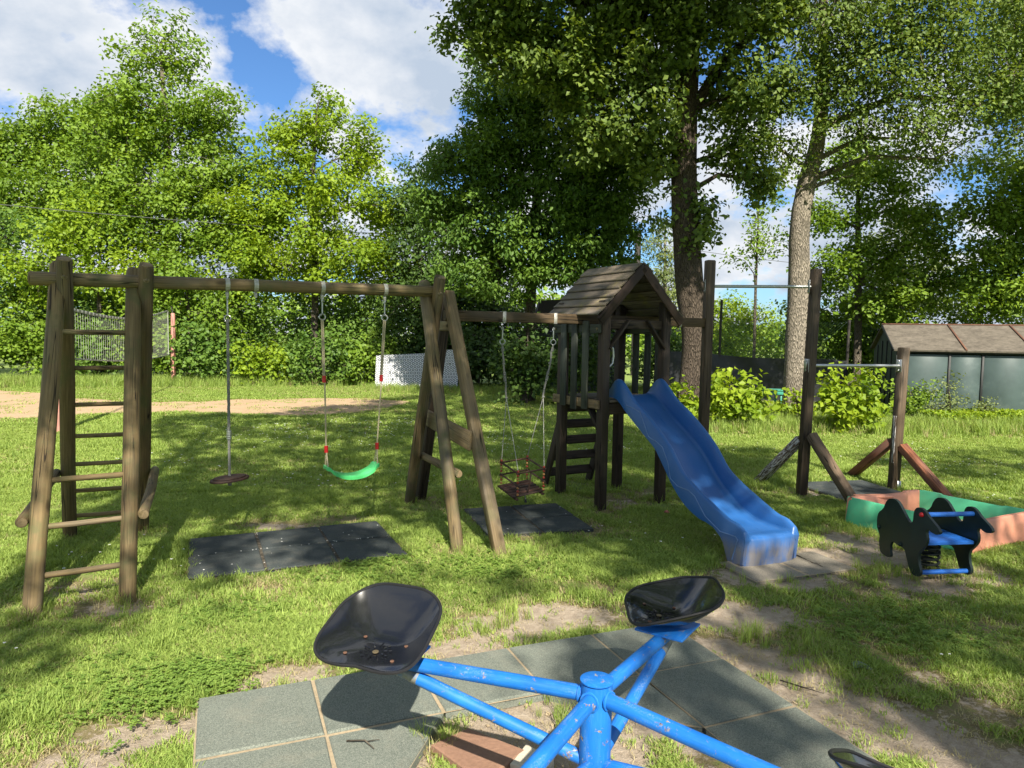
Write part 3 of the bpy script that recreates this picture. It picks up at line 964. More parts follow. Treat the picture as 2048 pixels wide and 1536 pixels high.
for i, (x, y, h, w, mt, lb) in enumerate(hedge):
    bush('shrub', lb, 'shrub', x, y, h, w, M[mt], per=46, size=0.125, k=3.0, rc=0.36, seed=30 + i, group='shrubs along the far edge of the lawn')

# ---- the two big lime trees
ivy = (3.55, 14.25, 3.95, 0.50, 0.30, 0.55)
tree('lime_tree', 'big lime tree with thick dark upright trunk behind the climbing tower', 'tree',
     [(3.62, 14.5, 0), (3.74, 14.5, 1.4), (3.55, 14.5, 2.8), (3.42, 14.5, 4.2), (3.36, 14.5, 5.5), (3.42, 14.5, 8.3), (3.6, 14.6, 11.5)],
     [0.31, 0.285, 0.28, 0.265, 0.25, 0.20, 0.08],
     [(2.4, 14.0, 9.2, 2.6, 2.2, 1.5), (0.3, 13.8, 8.3, 1.5, 1.4, 0.9), (-0.45, 13.7, 7.35, 1.0, 0.9, 0.75), (0.6, 13.9, 6.9, 1.2, 1.1, 0.8), (2.0, 14.3, 7.3, 1.5, 1.4, 1.1), (1.9, 14.5, 5.9, 1.2, 1.1, 0.9),
      (4.4, 14.2, 6.4, 0.9, 1.0, 0.8), (4.5, 14.3, 5.3, 0.65, 0.6, 0.55), (4.8, 14.2, 4.75, 0.55, 0.5, 0.32), (5.0, 14.2, 8.6, 1.0, 1.2, 1.0), (2.9, 14.4, 5.0, 0.55, 0.5, 0.6), (3.2, 13.7, 7.6, 0.8, 0.6, 0.9), (4.2, 13.8, 7.5, 0.8, 0.6, 0.8), (2.7, 13.8, 6.2, 0.6, 0.5, 0.8), (4.6, 9.8, 8.0, 1.5, 1.3, 0.8), (3.4, 11.4, 9.6, 2.0, 1.2, 0.8), (-0.2, 12.5, 8.75, 1.6, 1.0, 0.7), (1.4, 12.4, 8.9, 1.4, 1.0, 0.7), (-1.3, 13.4, 9.2, 1.0, 0.9, 0.6), ivy],  # high lobes towards the viewpoint are added out of view to cast shade
     M['leaf_lime'], M['bark_dark'], k=5.0, per=62, size=0.116, rc=0.29, seed=10, droop=0.75, sides=16, wr=0.8, twig=0.55,
     limbs=[([(3.42, 14.5, 6.0), (4.0, 14.4, 7.0), (4.7, 14.3, 7.7), (5.6, 14.2, 8.4)], (0.13, 0.05)),
            ([(3.4, 14.5, 6.6), (2.4, 14.3, 7.4), (1.2, 14.0, 8.0), (0.0, 13.8, 8.2)], (0.11, 0.03)),
            ([(3.42, 14.4, 4.6), (2.6, 14.4, 5.5), (1.9, 14.3, 6.2)], (0.06, 0.02))])
tree('lime_tree', 'lime tree with pale leaning trunk behind the pull up bars', 'tree',
     [(5.96, 14.85, 0), (5.93, 14.85, 1.2), (5.93, 14.85, 2.5), (5.88, 14.85, 4.0), (6.0, 14.85, 4.9), (6.17, 14.85, 5.7), (6.22, 14.85, 7.0), (6.1, 14.9, 10)],
     [0.265, 0.235, 0.23, 0.195, 0.18, 0.15, 0.12, 0.05],
     [(6.4, 14.4, 8.6, 1.9, 1.7, 1.3), (7.3, 14.0, 7.0, 1.4, 1.3, 1.0), (8.3, 13.8, 7.4, 1.2, 1.1, 1.1), (8.6, 13.6, 6.1, 1.0, 0.9, 0.7), (5.5, 14.4, 6.6, 0.9, 0.9, 0.9), (5.25, 14.4, 5.4, 0.6, 0.7, 0.7),
      (7.3, 13.9, 5.5, 0.85, 0.8, 0.55), (6.4, 14.2, 6.6, 0.8, 0.8, 0.8), (9.0, 13.6, 6.9, 0.6, 0.6, 0.5), (8.0, 13.8, 5.1, 0.6, 0.6, 0.35), (6.7, 14.3, 4.9, 0.5, 0.5, 0.4), (7.0, 13.4, 6.3, 0.9, 0.6, 0.7), (8.2, 13.2, 5.9, 0.9, 0.6, 0.6), (9.1, 13.3, 5.5, 0.7, 0.6, 0.45), (6.2, 13.9, 7.4, 0.8, 0.6, 0.7), (5.6, 13.9, 7.6, 0.9, 0.7, 0.7), (7.7, 13.2, 6.9, 0.9, 0.6, 0.7), (8.8, 13.0, 6.4, 0.8, 0.6, 0.6), (7.4, 13.2, 5.4, 0.7, 0.5, 0.4), (5.0, 14.0, 6.4, 0.7, 0.6, 0.6), (6.2, 13.9, 5.9, 0.45, 0.4, 0.4), (7.2, 13.6, 8.0, 1.1, 0.8, 0.7), (6.1, 14.0, 6.5, 0.9, 0.45, 0.75), (7.0, 13.5, 7.4, 1.2, 0.7, 0.8), (8.4, 13.3, 8.0, 1.2, 0.7, 0.8), (7.8, 13.2, 6.2, 0.9, 0.5, 0.6), (9.3, 13.1, 7.2, 0.8, 0.6, 0.7), (6.6, 13.9, 5.7, 0.6, 0.4, 0.4)],
     M['leaf_lime'], M['bark_pale'], k=3.3, per=52, size=0.078, rc=0.31, seed=12, droop=0.75, sides=14, wr=0.8, twig=0.55,
     limbs=[([(6.2, 14.8, 6.9), (6.9, 14.4, 7.2), (7.6, 14.1, 7.3), (8.4, 13.8, 7.2)], (0.055, 0.02)),
            ([(6.1, 14.85, 7.2), (5.7, 14.6, 7.4), (5.3, 14.5, 7.0)], (0.06, 0.02))])
tree('lime_tree', 'lime tree crown at the upper right corner, its trunk outside the view', 'tree',
     [(13.0, 15.6, 0), (13.0, 15.6, 4), (12.8, 15.6, 9)], [0.26, 0.22, 0.08],
     [(11.2, 15.5, 8.2, 1.3, 1.3, 1.2), (12.3, 15.3, 6.7, 1.4, 1.3, 1.1), (10.7, 15.4, 6.9, 0.7, 0.8, 0.7), (12.2, 15.4, 9.4, 1.9, 1.5, 1.2)],
     M['leaf_lime'], M['bark_dark'], k=5.4, per=62, size=0.105, rc=0.28, seed=13, droop=0.7, sides=10, wr=0.8)

# ---- trees on the right, beyond the fence and the shed
tree('ash_tree', 'slender thin trunked tree with open layered branches right of the pale trunk', 'tree',
     [(9.70, 20, 0), (9.66, 20, 2.5), (9.5, 20, 5.4), (9.5, 20, 7.4)], [0.12, 0.10, 0.06, 0.02],
     [(9.3, 20, 6.4, 1.1, 1.0, 0.7), (8.6, 20, 5.0, 0.9, 0.9, 0.5), (10.4, 19.9, 5.2, 1.1, 1.0, 0.55), (10.5, 19.8, 4.0, 1.3, 1.1, 0.7), (8.8, 19.8, 3.7, 0.9, 0.9, 0.6), (10.2, 19.6, 2.8, 1.5, 1.1, 0.7), (9.9, 19.4, 6.0, 1.1, 0.9, 0.6), (11.4, 19.6, 4.6, 0.9, 0.8, 0.6), (11.2, 19.4, 3.2, 1.1, 0.9, 0.7)],
     M['leaf_mid'], M['bark_thin'], k=3.4, per=60, size=0.125, rc=0.34, seed=14, sides=8)
tree('birch_tree', 'thin airy sapling left of the pale leaning trunk against the sky', 'tree',
     [(7.15, 21, 0), (7.1, 21, 3), (7.1, 21, 6.4)], [0.05, 0.04, 0.012],
     [(7.1, 21, 5.6, 0.75, 0.7, 0.9), (6.9, 21, 4.4, 0.75, 0.7, 0.5), (7.5, 21, 4.5, 0.6, 0.6, 0.6), (6.75, 21, 3.9, 0.6, 0.5, 0.3)],
     M['leaf_mid'], M['bark_thin'], k=2.0, per=34, size=0.105, rc=0.34, seed=15, sides=6)
tree('maple_tree', 'dark layered maple at the right edge above the shed roof', 'tree',
     [(14.2, 18.6, 0), (14.2, 18.6, 3), (14.0, 18.6, 6.5)], [0.14, 0.11, 0.04],
     [(13.2, 18.5, 6.1, 1.5, 1.2, 0.75), (12.2, 18.4, 5.0, 1.0, 0.9, 0.5), (13.6, 18.3, 4.6, 1.5, 1.2, 0.7), (12.9, 18.2, 3.5, 1.4, 1.1, 0.7), (14.2, 18.2, 2.9, 1.3, 1.1, 0.8), (12.0, 18.0, 3.9, 0.9, 0.8, 0.5), (13.8, 17.9, 5.4, 1.3, 1.0, 0.8), (12.2, 18.0, 2.8, 1.0, 0.9, 0.6)],
     M['leaf_mid'], M['bark_dark'], k=4.0, per=60, size=0.125, rc=0.32, seed=16, sides=8)
tree('willow_tree', 'pale grey green soft crowned tree between the slender tree and the maple', 'tree',
     [(13.0, 24, 0), (13.0, 24, 2.5), (13.0, 24, 5)], [0.12, 0.09, 0.03],
     [(13.0, 24, 5.0, 1.3, 1.2, 1.1), (12.1, 23.8, 3.6, 1.5, 1.2, 1.1), (14.1, 23.8, 3.4, 1.5, 1.2, 1.1)],
     M['leaf_pale'], M['bark_thin'], k=2.6, per=50, size=0.12, seed=17, sides=6)
tree('poplar_tree', 'bright light green thicket tree behind the black windscreen, left of the pale trunk', 'tree',
     [(7.3, 26, 0), (7.3, 26, 1.5), (7.3, 26, 3)], [0.07, 0.05, 0.02],
     [(7.5, 26, 2.6, 1.1, 0.9, 0.9), (8.6, 26, 2.2, 1.1, 0.9, 0.9), (6.7, 26, 1.6, 1.1, 0.9, 1.0), (8.2, 25.6, 1.2, 1.4, 0.9, 0.9)],
     M['leaf_bright'], M['bark_thin'], k=2.8, per=46, size=0.12, seed=18, sides=6)
tree('weeping_birch', 'pale weeping birch far behind the tower roof beside the utility pole', 'tree',
     [(7.4, 35, 0), (7.4, 35, 4), (7.3, 35, 7)], [0.14, 0.1, 0.03],
     [(7.0, 35, 6.2, 0.85, 0.8, 0.9), (7.2, 35, 4.8, 1.1, 0.9, 1.0), (7.9, 35, 3.9, 0.8, 0.8, 1.2), (6.9, 35, 3.2, 1.0, 0.9, 1.1)],
     M['leaf_pale'], M['bark_pale'], k=2.4, per=44, size=0.16, seed=19, droop=1.2, sides=6, wr=0.45)
right_bushes = [(9.3, 21.6, 3.6, 2.6, 'leaf_mid', 'leafy shrub behind the fence right of the pale trunk'),
                (11.3, 21.9, 3.8, 2.6, 'leaf_cool', 'dark green shrub behind the ridge of the shed'),
                (13.6, 20.8, 3.6, 2.8, 'leaf_mid', 'shrub rising behind the right of the shed roof'),
                (5.0, 22.6, 2.0, 2.2, 'leaf_cool', 'shrub behind the black windscreen at the dark trunk'),
                (15.4, 19.6, 3.4, 2.4, 'leaf_cool', 'dark shrub behind the shed at the right edge')]
for i, (x, y, h, w, mt, lb) in enumerate(right_bushes):
    bush('shrub', lb, 'shrub', x, y, h, w, M[mt], per=46, size=0.12, k=3.0, rc=0.36, seed=60 + i, group='shrubs beyond the fence')

# ---- sprouting bushes near the trunks and the shed
bush('sprout_bush', 'bright green broad leaved bush in front of the black windscreen', 'bush', 4.12, 13.1, 1.10, 1.20, M['leaf_bush'], per=34, size=0.125, k=5.0, rc=0.22, seed=71, droop=0.5)
bush('sprout_bush', 'bright green broad leaved bush right of the pale trunk, between the bar posts', 'bush', 6.02, 12.7, 1.22, 1.15, M['leaf_bush'], per=34, size=0.125, k=5.0, rc=0.22, seed=72, droop=0.5)
bush('sprout_bush', 'bright small bush at the foot of the thick dark trunk', 'bush', 3.10, 13.2, 1.1, 0.75, M['leaf_bush'], per=34, size=0.11, k=5.0, rc=0.18, seed=73, droop=0.5)
bush('low_bush', 'small leaved dark bush at the left corner of the shed', 'bush', 8.15, 14.5, 0.85, 1.2, M['leaf_mid'], per=44, size=0.06, k=6.0, rc=0.16, seed=74)
bush('low_bush', 'light airy bush in front of the first shed panel', 'bush', 8.75, 14.2, 0.95, 0.8, M['leaf_pale'], per=40, size=0.05, k=6.0, rc=0.16, seed=75)
bush('low_bush', 'little airy bush against the second shed panel', 'bush', 9.45, 14.15, 0.55, 0.5, M['leaf_pale'], per=34, size=0.05, k=6.0, rc=0.13, seed=76)
bush('sprout_bush', 'few broad leaves at the foot of the pale trunk', 'bush', 5.75, 14.3, 0.6, 0.7, M['leaf_bush'], per=30, size=0.10, k=5.0, rc=0.15, seed=77, droop=0.5)

# ---- far wood that closes the horizon
rng = np.random.default_rng(90)
nf = 26000
wx = rng.uniform(-70, 75, nf)
wy = 48 + rng.uniform(-3, 4, nf)
top = 2.6 + 0.9 * np.array([mnoise.noise(Vector((a * 0.22, 5, 0))) for a in wx]) + np.where((wx < 6), 1.5, 0) + 0.5 * np.array([mnoise.noise(Vector((a * 0.9, 15, 0))) for a in wx])
wz = top * rng.random(nf) ** 0.7
v, f, h = leaf_arrays(np.stack([wx, wy, wz], 1), rng.uniform(0.3, 0.6, nf), rng)
tag(link_mesh('far_wood', raw_mesh('far_wood', v, f, {'hue': h}), M['leaf_mid']), 'far belt of woodland low along the horizon', kind='stuff')

# ---- shade trees standing behind the viewpoint: their crowns throw the dappled shade on the lawn
SUNV = np.array(sun_dir)
shade_px = [  # polygons of shaded ground, in photo pixels, with density
    ([(320, 832), (560, 822), (840, 792), (1120, 790), (1190, 830), (1180, 960), (1150, 1050), (960, 1050), (800, 1050), (700, 1030), (400, 1045), (300, 985), (470, 900), (300, 880)], 5.6),
    ([(270, 905), (430, 890), (440, 1000), (700, 1030), (750, 1110), (400, 1140), (310, 1060), (190, 1090), (80, 1150), (60, 1250), (-100, 1420), (-100, 1370), (40, 1230), (120, 1040)], 4.0),
    ([(60, 1230), (400, 1150), (470, 1160), (330, 1250), (150, 1330), (-40, 1420), (-100, 1400)], 5.5),
    ([(1180, 830), (1400, 900), (1560, 900), (1560, 1010), (1480, 1080), (1300, 1100), (1150, 1110), (1100, 1020)], 10.0),
    ([(1700, 905), (2100, 900), (2100, 960), (1950, 965), (1800, 940)], 4.0),
    ([(1640, 1000), (1760, 980), (2500, 1000), (2500, 1220), (1900, 1230), (1600, 1180), (1560, 1060)], 3.5),
    ([(1200, 1100), (1450, 1110), (1700, 1170), (2600, 1220), (2600, 1600), (1500, 1560), (1350, 1400), (1420, 1280), (1250, 1200), (1100, 1150)], 5.2),
    ([(950, 1330), (1100, 1290), (1350, 1250), (1500, 1350), (1560, 1460), (1400, 1480), (1250, 1400), (1050, 1400)], 4.2),
    ([(640, 1150), (800, 1130), (1000, 1150), (1080, 1200), (900, 1230), (720, 1230)], 2.2),
]


def in_poly(px, py, poly):
    inside = np.zeros(len(px), bool)
    j = len(poly) - 1
    for i in range(len(poly)):
        xi, yi = poly[i]
        xj, yj = poly[j]
        c = ((yi > py) != (yj > py)) & (px < (xj - xi) * (py - yi) / (yj - yi + 1e-12) + xi)
        inside ^= c
        j = i
    return inside


rng = np.random.default_rng(95)
shade_cl = []
for poly, dens in shade_px:
    gp = [ground_at(*q) for q in poly]
    xs, ys = [q[0] for q in gp], [q[1] for q in gp]
    area = (max(xs) - min(xs)) * (max(ys) - min(ys))
    n = int(area * dens * 1.5)
    px, py = rng.uniform(min(xs), max(xs), n), rng.uniform(min(ys), max(ys), n)
    ok = in_poly(px, py, gp)
    px, py = px[ok], py[ok]
    hh = rng.uniform(6.5, 10.5, len(px))
    shade_cl.append(np.stack([px + SUNV[0] / SUNV[2] * hh, py + SUNV[1] / SUNV[2] * hh, hh], 1))
shade_cl = np.concatenate(shade_cl, 0)
# crowns above the view: keep out of the frame
elev = (shade_cl[:, 2] - HEIGHT) / np.maximum(shade_cl[:, 1], 0.01)
shade_cl = shade_cl[(shade_cl[:, 1] < 0.5) | (elev > 0.62)]
shade_trunks = [(-1.2, -6.5), (3.6, -4.6), (7.4, -7.2), (0.8, -1.6 - 9.0)]
sx = np.array(shade_trunks)
own = np.argmin(((shade_cl[:, None, :2] - sx[None]) ** 2).sum(2), 1)
shade_lb = ['shade tree with spreading crown behind the viewpoint, on the left', 'shade tree with spreading crown behind the viewpoint, in the middle',
            'shade tree with spreading crown behind the viewpoint, on the right', 'shade tree farthest behind the viewpoint']
for i, (tx, ty) in enumerate(shade_trunks):
    cl = shade_cl[own == i]
    if len(cl) < 5:
        continue
    c = cl.mean(0)
    tree('shade_tree', shade_lb[i], 'tree', [(tx, ty, 0), (tx * 0.8 + c[0] * 0.2, ty * 0.8 + c[1] * 0.2, 4), (c[0], c[1], 8.2)], [0.26, 0.2, 0.08],
         [(*(cl[rng.integers(len(cl))]), 1, 1, 1) for _ in range(5)], M['leaf_mid'], M['bark_dark'], per=46, size=0.13, rc=0.30, seed=96 + i, clusters=cl, twig=0.25, sides=10, up=0.6)


# ------------------------------------------------------------------ log swing frame with ladder end
AX = Vector((0.876, 0.483, 0))
A0 = Vector((-3.115, 4.76, 1.97))
NP = Vector((-0.483, 0.876, 0))


def on_beam(t, dz=0.0):
    return A0 + AX * t + Vector((0, 0, dz + 0.012 * t))


swing_frame = thing('log_swing_frame', 'round log swing frame with rung ladder end and long crossbeam', 'swing frame', (-1.9, 5.4, 0))
quick('crossbeam', M['log'], swing_frame, 'log', on_beam(-0.09), on_beam(2.80), 0.046, 16)
LEGS = {'nl': ((-2.729, 3.96, -0.06), (-3.085, 4.865, 2.07), 0.052), 'nr': ((-2.320, 4.223, -0.06), (-2.700, 5.10, 2.06), 0.050),
        'fl': ((-3.502, 5.562, -0.06), (-2.955, 4.715, 2.10), 0.050), 'fr': ((-3.029, 5.764, -0.06), (-2.545, 4.97, 2.09), 0.048),
        'rn': ((-0.383, 5.304, -0.06), (-0.770, 6.17, 2.08), 0.050), 'rf': ((-0.991, 6.868, -0.06), (-0.615, 6.02, 2.12), 0.050)}


def leg_at(key, z):
    a, b = Vector(LEGS[key][0]), Vector(LEGS[key][1])
    return a + (b - a) * ((z - a.z) / (b.z - a.z))


for key, (a, b, r) in LEGS.items():
    quick('log_leg', M['log'], swing_frame, 'log', a, b, r, 14)
for z in (1.619, 0.711, 0.453, 0.19):
    a, b = leg_at('nl', z), leg_at('nr', z)
    quick('rung', M['log'], swing_frame, 'log', a, b, 0.0185, 10)
for z in (1.363, 1.09, 0.845, 0.618, 0.394, 0.177):
    a, b = leg_at('fl', z), leg_at('fr', z)
    quick('rung', M['log'], swing_frame, 'log', a, b, 0.0165, 10)
side = -AX * 0.085
for k1, k2, sgn, za, zb, ext in (('nl', 'fl', -1, 0.50, 0.55, 0.05), ('nr', 'fr', 1, 0.47, 0.52, 0.03), ('rn', 'rf', 1, 0.54, 0.48, 0.03)):
    a, b = leg_at(k1, za) + AX * sgn * 0.082, leg_at(k2, zb) + AX * sgn * 0.082
    d = (b - a).normalized()
    quick('side_brace', M['log'], swing_frame, 'log', a - d * ext, b + d * 0.04, 0.034, 14)
    quick('cut_end', M['cut'], swing_frame, 'disc', a - d * (ext - 0.004), -d, 0.029, 0.007, 14)
for key in ('nl', 'nr', 'fl', 'fr', 'rn', 'rf'):
    a, b, r_ = Vector(LEGS[key][0]), Vector(LEGS[key][1]), LEGS[key][2]
    quick('cut_end', M['cut'], swing_frame, 'disc', b - (b - a).normalized() * 0.004, b - a, r_ * 0.86, 0.007, 14)
quick('cut_end', M['cut'], swing_frame, 'disc', on_beam(-0.086), -AX, 0.0395, 0.007, 14)
for key in ('fl', 'fr', 'rf'):
    p = leg_at(key, 1.985) - NP * 0.045
    mb = MB()
    mb.disc(p, -NP, 0.020, 0.006, 12)
    mb.ball(tuple(p - NP * 0.008), 0.011)
    mb.build('bolt', M['bolt'], swing_frame)


def bracket(t):
    mb = MB()
    c = on_beam(t)
    for k in range(16):                                # band round the beam
        a0, a1 = 2 * math.pi * k / 16, 2 * math.pi * (k + 1) / 16
        q = []
        for aa in (a0, a1):
            q.append(c + (NP * math.cos(aa) + Vector((0, 0, math.sin(aa)))) * 0.0505)
        mb.add([q[0] - AX * 0.016, q[0] + AX * 0.016, q[1] + AX * 0.016, q[1] - AX * 0.016], [(0, 1, 2, 3)])
    mb.beam(c + Vector((0, 0, -0.050)), c + Vector((0, 0, -0.085)), 0.024, 0.02)
    mb.tube([c + Vector((0, 0, -0.085)) - NP * 0.014, c + Vector((0, 0, -0.085)) + NP * 0.014], 0.008, 8)
    return mb.build('bracket', M['strap'], swing_frame)


T_DISC, T_SPARE, T_GL, T_GR = 1.133, 1.334, 1.834, 2.346
for t in (T_DISC, T_SPARE, T_GL, T_GR):
    bracket(t)


def ring_mesh(mb, c, axis, r, rw, n=16):
    axis = Vector(axis).normalized()
    s = axis.cross(Vector((0, 0, 1)))
    s = s.normalized() if s.length > 0.1 else Vector((1, 0, 0))
    u = s.cross(axis)
    mb.tube([Vector(c) + (s * math.cos(2 * math.pi * k / n) + u * math.sin(2 * math.pi * k / n)) * r for k in range(n)], rw, 6, closed=True)
    return mb


def hanger(parent, p, drop=0.14):
    """carabiner rod and ring under a bracket"""
    mb = MB()
    mb.tube([p + Vector((0, 0, -0.085)), p + Vector((0, 0, -0.10)), p + Vector((0, 0, -0.085 - drop + 0.03))], 0.006, 7)
    ring_mesh(mb, p + Vector((0, 0, -0.10)), AX, 0.013, 0.005, 10)
    ring_mesh(mb, p + Vector((0, 0, -0.085 - drop)), Vector((0, 1, 0)), 0.024, 0.005, 16)
    mb.build('hanger', M['steel'], parent)
    return p + Vector((0, 0, -0.085 - drop - 0.024))


def braid(mb, a, b, r, turns, n=3, seg=90):
    """twisted strands"""
    a, b = Vector(a), Vector(b)
    d = (b - a)
    ax = d.normalized()
    s = ax.cross(Vector((0, 1, 0))).normalized()
    u = s.cross(ax)
    for q in range(n):
        ph = 2 * math.pi * q / n
        mb.tube([a + d * (k / seg) + (s * math.cos(ph + turns * 2 * math.pi * k / seg) + u * math.sin(ph + turns * 2 * math.pi * k / seg)) * r * 0.55 for k in range(seg + 1)], r * 0.6, 5, cap=False)


# disc swing
pd = on_beam(T_DISC)
disc = thing('disc_swing', 'round red brown wooden disc seat hanging on a single twisted rope', 'swing', (pd.x, pd.y, 0.5))
p = hanger(disc, pd, 0.165)
p = p + Vector((0, 0, 0.02))
mb = MB()
braid(mb, p, (p.x, p.y, 0.865), 0.0115, 26)
braid(mb, (p.x, p.y, 0.865), (p.x, p.y, 0.55), 0.010, 8, seg=40)
mb.build('rope', M['rope'], disc)
mb = MB()
for dz in (0, 0.017, 0.034, 0.051):
    mb.tube([(p.x, p.y, 0.83 + dz), (p.x, p.y, 0.842 + dz)], 0.0185, 10)
mb.build('rope_clamp', M['steel'], disc)
mb = MB()
sz = 0.527
tl = Vector((0.10, 0.02, 0))
for (r, z0, z1) in ((0.140, sz - 0.010, sz + 0.007), (0.118, sz + 0.007, sz + 0.017)):
    n = 36
    vs, fs = [], []
    for zz, rr in ((z0, r * 0.98), (z0 + 0.004, r), (z1 - 0.004, r), (z1, r * 0.98)):
        for k in range(n):
            an = 2 * math.pi * k / n
            x, y = rr * math.cos(an), rr * math.sin(an)
            vs.append((p.x + x, p.y + y, zz + x * 0.10))
    for i in range(3):
        for k in range(n):
            q = (k + 1) % n
            fs.append((i * n + k, i * n + q, (i + 1) * n + q, (i + 1) * n + k))
    fs.append(tuple(range(n - 1, -1, -1)))
    fs.append(tuple(range(3 * n, 4 * n)))
    mb.add(vs, fs)
mb.build('seat', M['disc'], disc)
mb = MB()
mb.tube([(p.x, p.y, sz - 0.012), (p.x, p.y, sz - 0.05)], [0.017, 0.014], 10)
mb.build('end_knot', M['rope'], disc)

# green plastic swing
gl, gr = on_beam(T_GL), on_beam(T_GR)
green = thing('green_swing', 'bright green curved plastic seat on tan ropes with red barrels', 'swing', ((gl.x + gr.x) / 2, (gl.y + gr.y) / 2, 0.5))
seatL, seatR = Vector((-1.470, 5.62, 0.565)), Vector((-1.115, 5.815, 0.565))
for top, bot in ((gl, seatL), (gr, seatR)):
    h = hanger(green, top, 0.145)
    dirv = (bot - h)
    c1, c2 = h + dirv * ((h.z - 1.275) / (h.z - bot.z)), h + dirv * ((h.z - 0.715) / (h.z - bot.z))
    mb = MB()
    mb.tube([h + Vector((0.006, 0, 0)), c1 + Vector((0.005, 0, 0))], 0.0062, 6)
    mb.tube([h + Vector((-0.007, 0, 0.01)), c1 + Vector((-0.005, 0, 0))], 0.0062, 6)
    mb.tube([c1, c1 + dirv * 0.05 + Vector((0.004, 0, 0)), c2], 0.0062, 6)
    for e in (-1, 1):
        mb.tube([c2, bot + NP * e * 0.045], 0.0058, 6)
    mb.build('rope', M['rope_tan'], green)
    for c in (c1, c2):
        mb = MB()
        for q in range(4):
            mb.tube([c + Vector((0, 0, 0.024 - q * 0.014)), c + Vector((0, 0, 0.012 - q * 0.014))], [0.0155, 0.0155], 10)
        mb.tube([c + Vector((0, 0, 0.022)), c + Vector((0, 0, -0.030))], 0.0125, 10)
        mb.build('rope_barrel', M['red_plastic'], green)
mb = MB()
n = 28
vs, fs = [], []
mid = (seatL + seatR) / 2
half = (seatR - seatL).length / 2 + 0.012
prof = [(-0.085, 0.010), (-0.072, 0.018), (0, 0.010), (0.072, 0.018), (0.085, 0.010), (0.085, -0.012), (0.07, -0.012), (0, -0.008), (-0.07, -0.012), (-0.085, -0.012)]
for i in range(n + 1):
    s = -1 + 2 * i / n
    z = 0.565 - 0.088 * (1 - abs(s) ** 2.2)
    if abs(s) > 0.80:
        z += 0.012 * min(1, (abs(s) - 0.80) / 0.06) - 0.016 * max(0, (abs(s) - 0.9) / 0.1)
    wd = 1.0 if abs(s) < 0.75 else 1.0 - 0.28 * ((abs(s) - 0.75) / 0.25) ** 2
    for (q, dz) in prof:
        vs.append(Vector((mid.x, mid.y, z + dz)) + AX * (s * half) + NP * q * wd)
m = len(prof)
for i in range(n):
    for k in range(m):
        q = (k + 1) % m
        fs.append((i * m + k, (i + 1) * m + k, (i + 1) * m + q, i * m + q))
fs.append(tuple(range(m)))
fs.append(tuple(range(n * m + m - 1, n * m - 1, -1)))
mb.add(vs, fs)
mb.build('seat', M['green_plastic'], green)

# ------------------------------------------------------------------ climbing tower with its beam and square timber A frame
TC = Vector((1.011, 7.19, 0))
E1, E2 = Vector((0.883, 0.469, 0)), Vector((-0.469, 0.883, 0))
TA = 0.36


def T(u, w, z):
    return TC + E1 * u + E2 * w + Vector((0, 0, z))


tower = thing('climbing_tower', 'dark wooden climbing tower with board roof and blue slide at its front', 'play tower', TC)
for u, w in ((-TA, -TA), (TA, -TA), (-TA, TA), (TA, TA)):
    quick('corner_post', M['dark_wood'], tower, 'beam', T(u, w, -0.05), T(u, w, 1.98), 0.088, 0.088, E2)
# roof: six boards on each side
RH, RE, RW = 2.335, 1.835, 0.475
sl = Vector((RW, 0, RE - RH))
for sgn in (-1, 1):
    dwn = (E1 * sgn * RW + Vector((0, 0, RE - RH)))
    L = dwn.length
    dn = dwn.normalized()
    nrm = (E2.cross(dn)).normalized()
    if nrm.z < 0:
        nrm = -nrm
    for k in range(6):
        c0 = T(0, 0, RH) + dn * (L * k / 6)
        c1 = T(0, 0, RH) + dn * (L * (k + 1) / 6 + 0.018)
        c0b = c0 + nrm * 0.012
        c1b = c1 + nrm * 0.034
        mid = (c0b + c1b) / 2
        mb = MB()
        jit = random.uniform(-0.008, 0.008)
        d2 = (c1b - c0b).normalized()
        n2 = E2.cross(d2).normalized()
        mb.beam(mid - E2 * (0.455 + jit), mid + E2 * 0.455, (c1b - c0b).length, 0.018, n2, 0.004)
        mb.build('roof_board', M['shingle'], tower)
    for w in (-0.445, 0.445):                    # bargeboards under the board ends
        a, b = T(0, w, RH - 0.042) + dn * -0.01, T(0, w, RH - 0.042) + dn * (L + 0.015)
        quick('bargeboard', M['barge'], tower, 'beam', a - E2 * 0.02 * (1 if w < 0 else -1), b - E2 * 0.02 * (1 if w < 0 else -1), 0.024, 0.085, nrm, 0.004)
for w in (-0.44, 0.44):
    g = MB()
    g.prism([(-0.085, 2.195), (0.085, 2.195), (0, 2.285)], TC + E2 * (w - 0.008), E1, (0, 0, 1), E2, 0.016)
    g.build('gable_board', M['barge'], tower)
for w in (-TA - 0.0, TA + 0.0):
    quick('header', M['dark_wood'], tower, 'beam', T(-TA + 0.045, w, 1.76), T(TA - 0.045, w, 1.76), 0.036, 0.085, (0, 0, 1))
for sgn in (-1, 1):
    quick('knee_brace', M['dark_wood'], tower, 'beam', T(sgn * (TA - 0.03), -TA - 0.028, 1.53), T(sgn * (TA - 0.25), -TA - 0.028, 1.80), 0.022, 0.07, E2, 0.003)
# platform
for k in range(6):
    w = -0.34 + k * 0.136
    quick('platform_board', M['shingle'], tower, 'beam', T(-0.31, w, 1.03), T(0.31, w, 1.03), 0.125, 0.022, (0, 0, 1), 0.003)
for w in (-TA + 0.01, TA - 0.01):
    quick('platform_joist', M['dark_wood'], tower, 'beam', T(-TA + 0.045, w, 0.955), T(TA - 0.045, w, 0.955), 0.04, 0.11)
